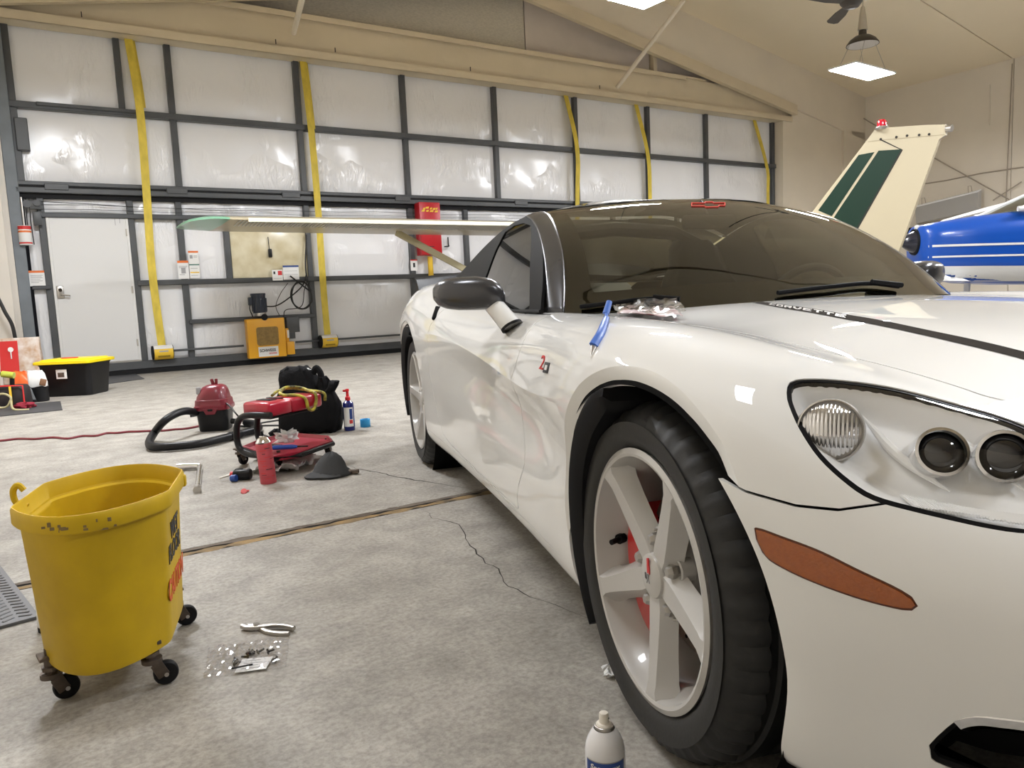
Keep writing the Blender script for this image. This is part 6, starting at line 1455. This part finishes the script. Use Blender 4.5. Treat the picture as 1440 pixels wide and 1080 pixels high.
# ---- dark grey cap and the small tool under it
M_felt = pm('dark grey cloth', (.05, .052, .055), .9, bump=.2, bscale=60)
cpp = fpt(461, 672); cp_o = thing('cloth_cap', 'crumpled dark grey cloth cap lying on the floor in front of the rolling seat', 'cap', (cpp.x, cpp.y+.06, 0))
boxbag('crown', [(.0, .0, 0, .10, .085, .9), (.012, 0, 0, .105, .09, .9), (.03, .0, 0, .085, .075, .9), (.06, .002, 0, .07, .06, .9), (.09, .006, 0, .05, .045, .9), (.11, .01, 0, .028, .026, 1), (.117, .012, 0, .008, .008, 1)], 3, M_felt, cp_o, .004)
boxbag('brim', [(.0, -.02, -.05, .09, .055, .9), (.012, -.02, -.05, .095, .06, .9), (.026, -.015, -.035, .07, .04, .9)], 6, M_felt, cp_o, .003)
tl = thing('small_tool', 'small dark metal fitting sticking out from the dark grey cap', 'tool', fpt(495, 667)); MB().cyl((-.05, 0, .014), (-.02, 0, .014), .010, 10).build('neck', M_chrome, tl); MB().cyl((-.02, 0, .013), (.03, .004, .013), .012, 8).box((.02, .0, .014), (.03, .03, .02), .004).build('fitting', M_castiron, tl)
# ---- black tote with the yellow lid
A_, B_ = fpt(62, 559), fpt(127, 556)
tdir = (B_-A_).normalized(); tn = Vector((-tdir.y, tdir.x, 0)); tw = (B_-A_).length
to = thing('storage_tote', 'black plastic storage tote with bright yellow lid by the walk door', 'tote', (A_+B_)/2+tn*.22, math.atan2(tdir.y, tdir.x))
MB().loft([rr_ring(tw*.96, .40, .06, 0), rr_ring(tw, .42, .06, .012), rr_ring(tw*1.11, .48, .05, .335), rr_ring(tw*1.13, .50, .05, .34), rr_ring(tw*1.13, .50, .05, .36)]).build('tub', M_blackpl, to)
M_lid = pm('yellow lid', (.85, .66, .0), .35)
MB().loft([rr_ring(tw*1.22, .56, .05, .352), rr_ring(tw*1.24, .58, .05, .356), rr_ring(tw*1.24, .58, .05, .382), rr_ring(tw*1.20, .54, .05, .388), rr_ring(tw*1.10, .46, .05, .388), rr_ring(tw*1.07, .43, .05, .402), rr_ring(tw*.9, .35, .05, .404)]).build('lid', M_lid, to, angle=40)
MB().box((-.02, -.06, .408), (.17, .05, .012), .005).build('lid_print', M_redpr, to); MB().box((-.02, -.245, .245), (.115, .004, .10), .002).build('label', M_paperw, to); MB().box((-.025, -.2475, .238), (.07, .003, .05), .002).build('label_print', M_castiron, to)
# ---- pile at the left edge
def lthing(name, label, cat, px, py, dy=0.0, rz=0.0, group=None): p = fpt(px, py); return thing(name, label, cat, (p.x, p.y+dy, 0), rz, group)
M_bagw = pm('printed white sack', (.74, .70, .66), .45, var=.5, vscale=9, col2=(.45, .26, .14)); M_bagr = pm('printed red sack', (.60, .02, .02), .4); M_bago = pm('orange plastic sack', (.80, .13, .02), .35, bump=.3, bscale=20)
sk = lthing('sack', 'tall red and white printed sack standing in the left corner', 'sack', 18, 552, .25, .35)
boxbag('sack_body', [(.0, 0, 0, .20, .08, .45), (.03, 0, 0, .215, .10, .45), (.3, 0, 0, .21, .09, .45), (.52, 0, 0, .205, .05, .4), (.60, 0, 0, .205, .012, .3), (.63, 0, 0, .205, .006, .3)], 21, M_bagw, sk, .006, 32)
MB().add([(-.215, -.105, .22), (-.02, -.108, .22), (-.02, -.055, .60), (-.205, -.04, .60), (-.215, -.11, .22), (-.02, -.113, .22), (-.02, -.06, .60), (-.205, -.045, .60)], [(0, 1, 2, 3), (4, 5, 6, 7), (0, 4, 7, 3), (1, 5, 6, 2), (3, 2, 6, 7)]).build('red_print', M_bagr, sk, smooth=False)
MB().cyl((-.09, -.089, .50), (-.09, -.093, .50), .03, 12).box((-.09, -.095, .44), (.012, .01, .10), .003).build('white_figure', M_paperw, sk)
ob = lthing('sack', 'slumped bright orange sack in front of the printed sack', 'sack', 25, 566, .18, .1)
boxbag('sack_body', [(.0, 0, 0, .15, .08, .6), (.03, 0, 0, .16, .09, .6), (.14, .0, 0, .15, .08, .6), (.22, -.02, 0, .12, .06, .7), (.28, -.05, 0, .08, .04, .8), (.31, -.06, 0, .04, .02, .9)], 22, M_bago, ob, .012)
M_tbag = pm('dark tool bag cloth', (.02, .015, .016), .7)
tg = lthing('tool_bag', 'black tool bag with red piping and tools at the left edge of the photo', 'bag', 8, 572, .10, .15)
boxbag('bag_body', [(.0, 0, 0, .16, .10, .5), (.02, 0, 0, .17, .11, .5), (.17, 0, 0, .165, .10, .5), (.20, 0, 0, .15, .09, .5)], 23, M_tbag, tg, .006)
MB().tube([(-.16, -.10, .20), (0, -.112, .205), (.16, -.10, .20), (.16, -.10, .02)], .008, 8).build('piping', M_redpr, tg); MB().box((.05, -.115, .11), (.02, .012, .18), .003).build('strap', M_yelpr, tg); MB().box((-.09, -.115, .10), (.03, .012, .18), .003).build('strap', M_redpr, tg)
tx = lthing('hand_drill', 'black and lime hand drill standing in the tool bag at the left edge', 'drill', 8, 572, .10, .15)
MB().cyl((.02, 0, .19), (.03, 0, .29), .022, 12).build('grip', M_blackpl, tx); MB().cyl((-.05, -.02, .32), (.06, -.02, .30), .032, 14).build('motor_body', pm('lime plastic', (.45, .50, .06), .4), tx); MB().cyl((-.05, -.02, .32), (-.11, -.02, .33), .018, 12, .01).build('chuck', M_blackpl, tx)
cw = lthing('cord_coil', 'coil of pale cord in front of the tool bag at the left edge', 'cord', 8, 578, 0.0, 0)
MB().tube(spline([(.08*math.cos(a)*(1+.1*math.sin(3*a)), -.03+.01*math.sin(a), .10+.065*math.sin(a)) for a in np.linspace(0, 4*math.pi, 30)]+[(.10, -.05, .03), (.16, -.06, .01), (.25, -.05, .01)], 4), .010, 8).build('coil', pm('pale cord', (.45, .40, .22), .6), cw)
rb_ = lthing('rag', 'dark red rag lying at the foot of the tool bag', 'rag', 29, 576, .07, 0); lump('rag_cloth', pm('dark red cloth', (.26, .012, .03), .8), rb_, (.09, .06, .03), 6, amp=.15)
gb = lthing('work_shoe', 'grey and black shoe between the tool bag and the tote', 'shoe', 38, 567, .08, .3)
boxbag('upper', [(.025, 0, 0, .07, .05, .7), (.06, -.005, 0, .075, .05, .7), (.12, -.015, 0, .06, .045, .8), (.16, -.02, 0, .045, .035, .8)], 24, pm('grey shoe cloth', (.14, .145, .15), .7), gb, .004); boxbag('sole', [(.0, 0, 0, .08, .055, .7), (.028, 0, 0, .08, .055, .7)], 25, M_black, gb, .001)
cpot = lthing('black_cup', 'short black tub against the left side of the tote', 'tub', 49, 566, .10, 0); MB().lathe([(0, 0), (.075, 0), (.08, .006), (.085, .15), (.082, .15), (.07, .01), (0, .01)], 22).build('tub_wall', M_blackpl, cpot)
wb2 = lthing('paper_bag', 'crumpled white paper packet on the black tub beside the tote', 'bag', 51, 566, .10, .2); boxbag('packet', [(.155, -.02, 0, .08, .05, .6), (.20, -.02, 0, .085, .05, .6), (.28, -.03, 0, .075, .03, .6), (.32, -.035, 0, .065, .01, .6)], 26, M_paperw, wb2, .008); MB().box((.05, -.06, .20), (.06, .02, .07), .008, Matrix.Rotation(.3, 3, 'Y')).build('brown_print', pm('brown card', (.25, .13, .07), .6), wb2)
# ---- white spray can in the foreground
pz = on_floor(853, 1125); fc = thing('spray_can', 'white spray can with cream nozzle and blue label at the bottom edge of the photo', 'can', pz)
dz = at_depth(850, 1001, pz.y).z; SH = dz
CR = .0335; M_canw = pm('white can enamel', (.80, .80, .82), .2, coat=.5)
MB().lathe([(0, 0), (CR-.002, 0), (CR, .003), (CR, SH-.075), (CR*.985, SH-.063), (CR*.93, SH-.052), (CR*.82, SH-.042), (CR*.66, SH-.033), (CR*.52, SH-.027)], 40).build('can_body', M_canw, fc)
MB().lathe([(.0158, SH-.030), (.0165, SH-.026), (.0158, SH-.022), (.0145, SH-.0215), (.0135, SH-.026), (.0125, SH-.026)], 30).build('collar', M_zinc, fc)
M_noz = pm('cream plastic', (.80, .76, .68), .35)
MB().lathe([(.0135, SH-.027), (.0137, SH-.021), (.0115, SH-.018), (.0082, SH-.017), (.0080, SH-.004), (.0070, SH-.001), (0, SH)], 26).build('nozzle', M_noz, fc); MB().cyl((.0074, -.004, SH-.009), (.0082, -.0045, SH-.009), .0012, 8).build('nozzle_hole', M_black, fc)
lt = SH-.0705; face = R(-96)
MB().lathe([(CR+.0003, lt-.030), (CR+.0003, lt)], 24, a0=face-R(62), a1=face+R(62)).build('label', pm('blue label', (.012, .055, .27), .3, coat=.3), fc, smooth=True)
MB().lathe([(CR+.0004, lt), (CR+.0005, lt+.0018)], 24, a0=face-R(62), a1=face+R(62)).build('label_edge', M_greypr, fc)
fd = Vector((math.cos(face), math.sin(face), 0)); rx = Vector((-fd.y, fd.x, 0))
text('lettering', 'Sprayway.', .0132, M_paperw, fc, basis(rx, (0, 0, 1), fd*(CR+.0009)+Vector((0, 0, lt-.0092))), .0002, shear=.12, bend=CR+.0009, offset=.0003, sx=1.02)
# ---- blue tool lying on the fender, plastic film on the hood edge
ALL = BVHTree.FromPolygons([Vector(p) for p in whole.P], whole.F)
def bodyw(px, py, off=0.0):
    q, n = body_hit(px, py, ALL); 
    if q is None: return None
    q = q+n*off; return CARO+FWD*q.x+LEFT*q.y+Vector((0, 0, q.z))
M_toolb = pm('blue scraper plastic', (.06, .16, .55), .4)
u0 = bodyw(846, 478, .006); t = thing('trim_tool', 'blue plastic trim tool with a thin metal tip lying over the edge of the hood', 'tool', u0)
pts = [p for p in (bodyw(838, 489, .006), bodyw(846, 474, .006), bodyw(851, 461, .007), bodyw(854, 452, .008)) if p is not None]
q2 = pts[-1]; up_ = at_depth(852, 441, q2.y+.03), at_depth(857, 424, q2.y+.06)
def tool(pts, rw, rh, nm, mat):
    pts = spline(pts, 5); rings = []
    for i, p in enumerate(pts):
        d = (pts[min(i+1, len(pts)-1)]-pts[max(i-1, 0)]).normalized(); x = d.cross(CAMLOC-p).normalized(); y = d.cross(x); f = i/(len(pts)-1); w_, h_ = rw(f), rh(f)
        rings.append([p-u0+x*(w_*math.cos(a))+y*(h_*math.sin(a)) for a in np.linspace(0, 2*math.pi, 15)[:-1]])
    return MB().loft(rings).build(nm, mat, t, angle=60)
tool(pts, lambda f: .0105-.004*f, lambda f: .005, 'tool_body', M_toolb)
tool([pts[-1], up_[0]], lambda f: .0035, lambda f: .003, 'tool_neck', M_toolb); tool([up_[0], up_[1]], lambda f: .0075-.001*f, lambda f: .004, 'tool_head', M_toolb)
tip = bodyw(832, 504, .003)
if tip is not None: tool([pts[0], tip], lambda f: .0055*(1-f)+.0006, lambda f: .0012, 'metal_tip', M_zinc)
M_film = glass_mat('clear film', (.90, .90, .90), rough=.12, ior=1.8)
def film(label, quad, mat, name, h, seed, red=False):
    W = [bodyw(*q, .006) for q in quad]
    if any(w_ is None for w_ in W): print('film miss', name, W); return None
    c = sum(W, Vector())/4; W = [w_-c for w_ in W]; g = np.random.RandomState(seed); n = 14; hm_ = sm2(g.rand(n+1, n+1)); vs = []
    for j in range(n+1):
        for i in range(n+1): vs.append(bl4(i/n, j/n, W)+Vector((0, 0, h*max(0, hm_[j, i]-.3)*1.6)))
    o = mk(name, vs, [(j*(n+1)+i, j*(n+1)+i+1, (j+1)*(n+1)+i+1, (j+1)*(n+1)+i) for j in range(n) for i in range(n)], mat, None, smooth=False); o.location = c; return tag(o, label, 'film')
film('crumpled clear plastic film lying at the rear edge of the hood', ((862, 445), (965, 449), (958, 435), (868, 437)), M_film, 'plastic_film', .03, 3)
film('crumpled sheet with dark red print lying in front of the clear film on the hood', ((868, 446), (962, 450), (950, 441), (880, 441)), pm('red printed film', (.82, .82, .82), .4, var=.7, vscale=11, col2=(.24, .008, .012)), 'printed_sheet', .012, 5)
up3 = [bodyw(892, 441, .004), bodyw(952, 440, .004)]
if all(p is not None for p in up3):
    c = up3[0]; d = up3[1]-up3[0]; vs = []; g = np.random.RandomState(9)
    for i in range(9):
        for k, z in enumerate((0, .02, .034)): vs.append(d*(i/8)+Vector((g.uniform(-.008, .008), g.uniform(-.01, .01), z+g.uniform(-.004, .004))))
    o = mk('packaging', vs, [(i*3+k, i*3+k+1, (i+1)*3+k+1, (i+1)*3+k) for i in range(8) for k in range(2)], M_film, None, smooth=False); o.location = c; md = o.modifiers.new('thick', 'SOLIDIFY'); md.thickness = .001; tag(o, 'upright piece of clear packaging on the hood beside the wiper', 'packaging')
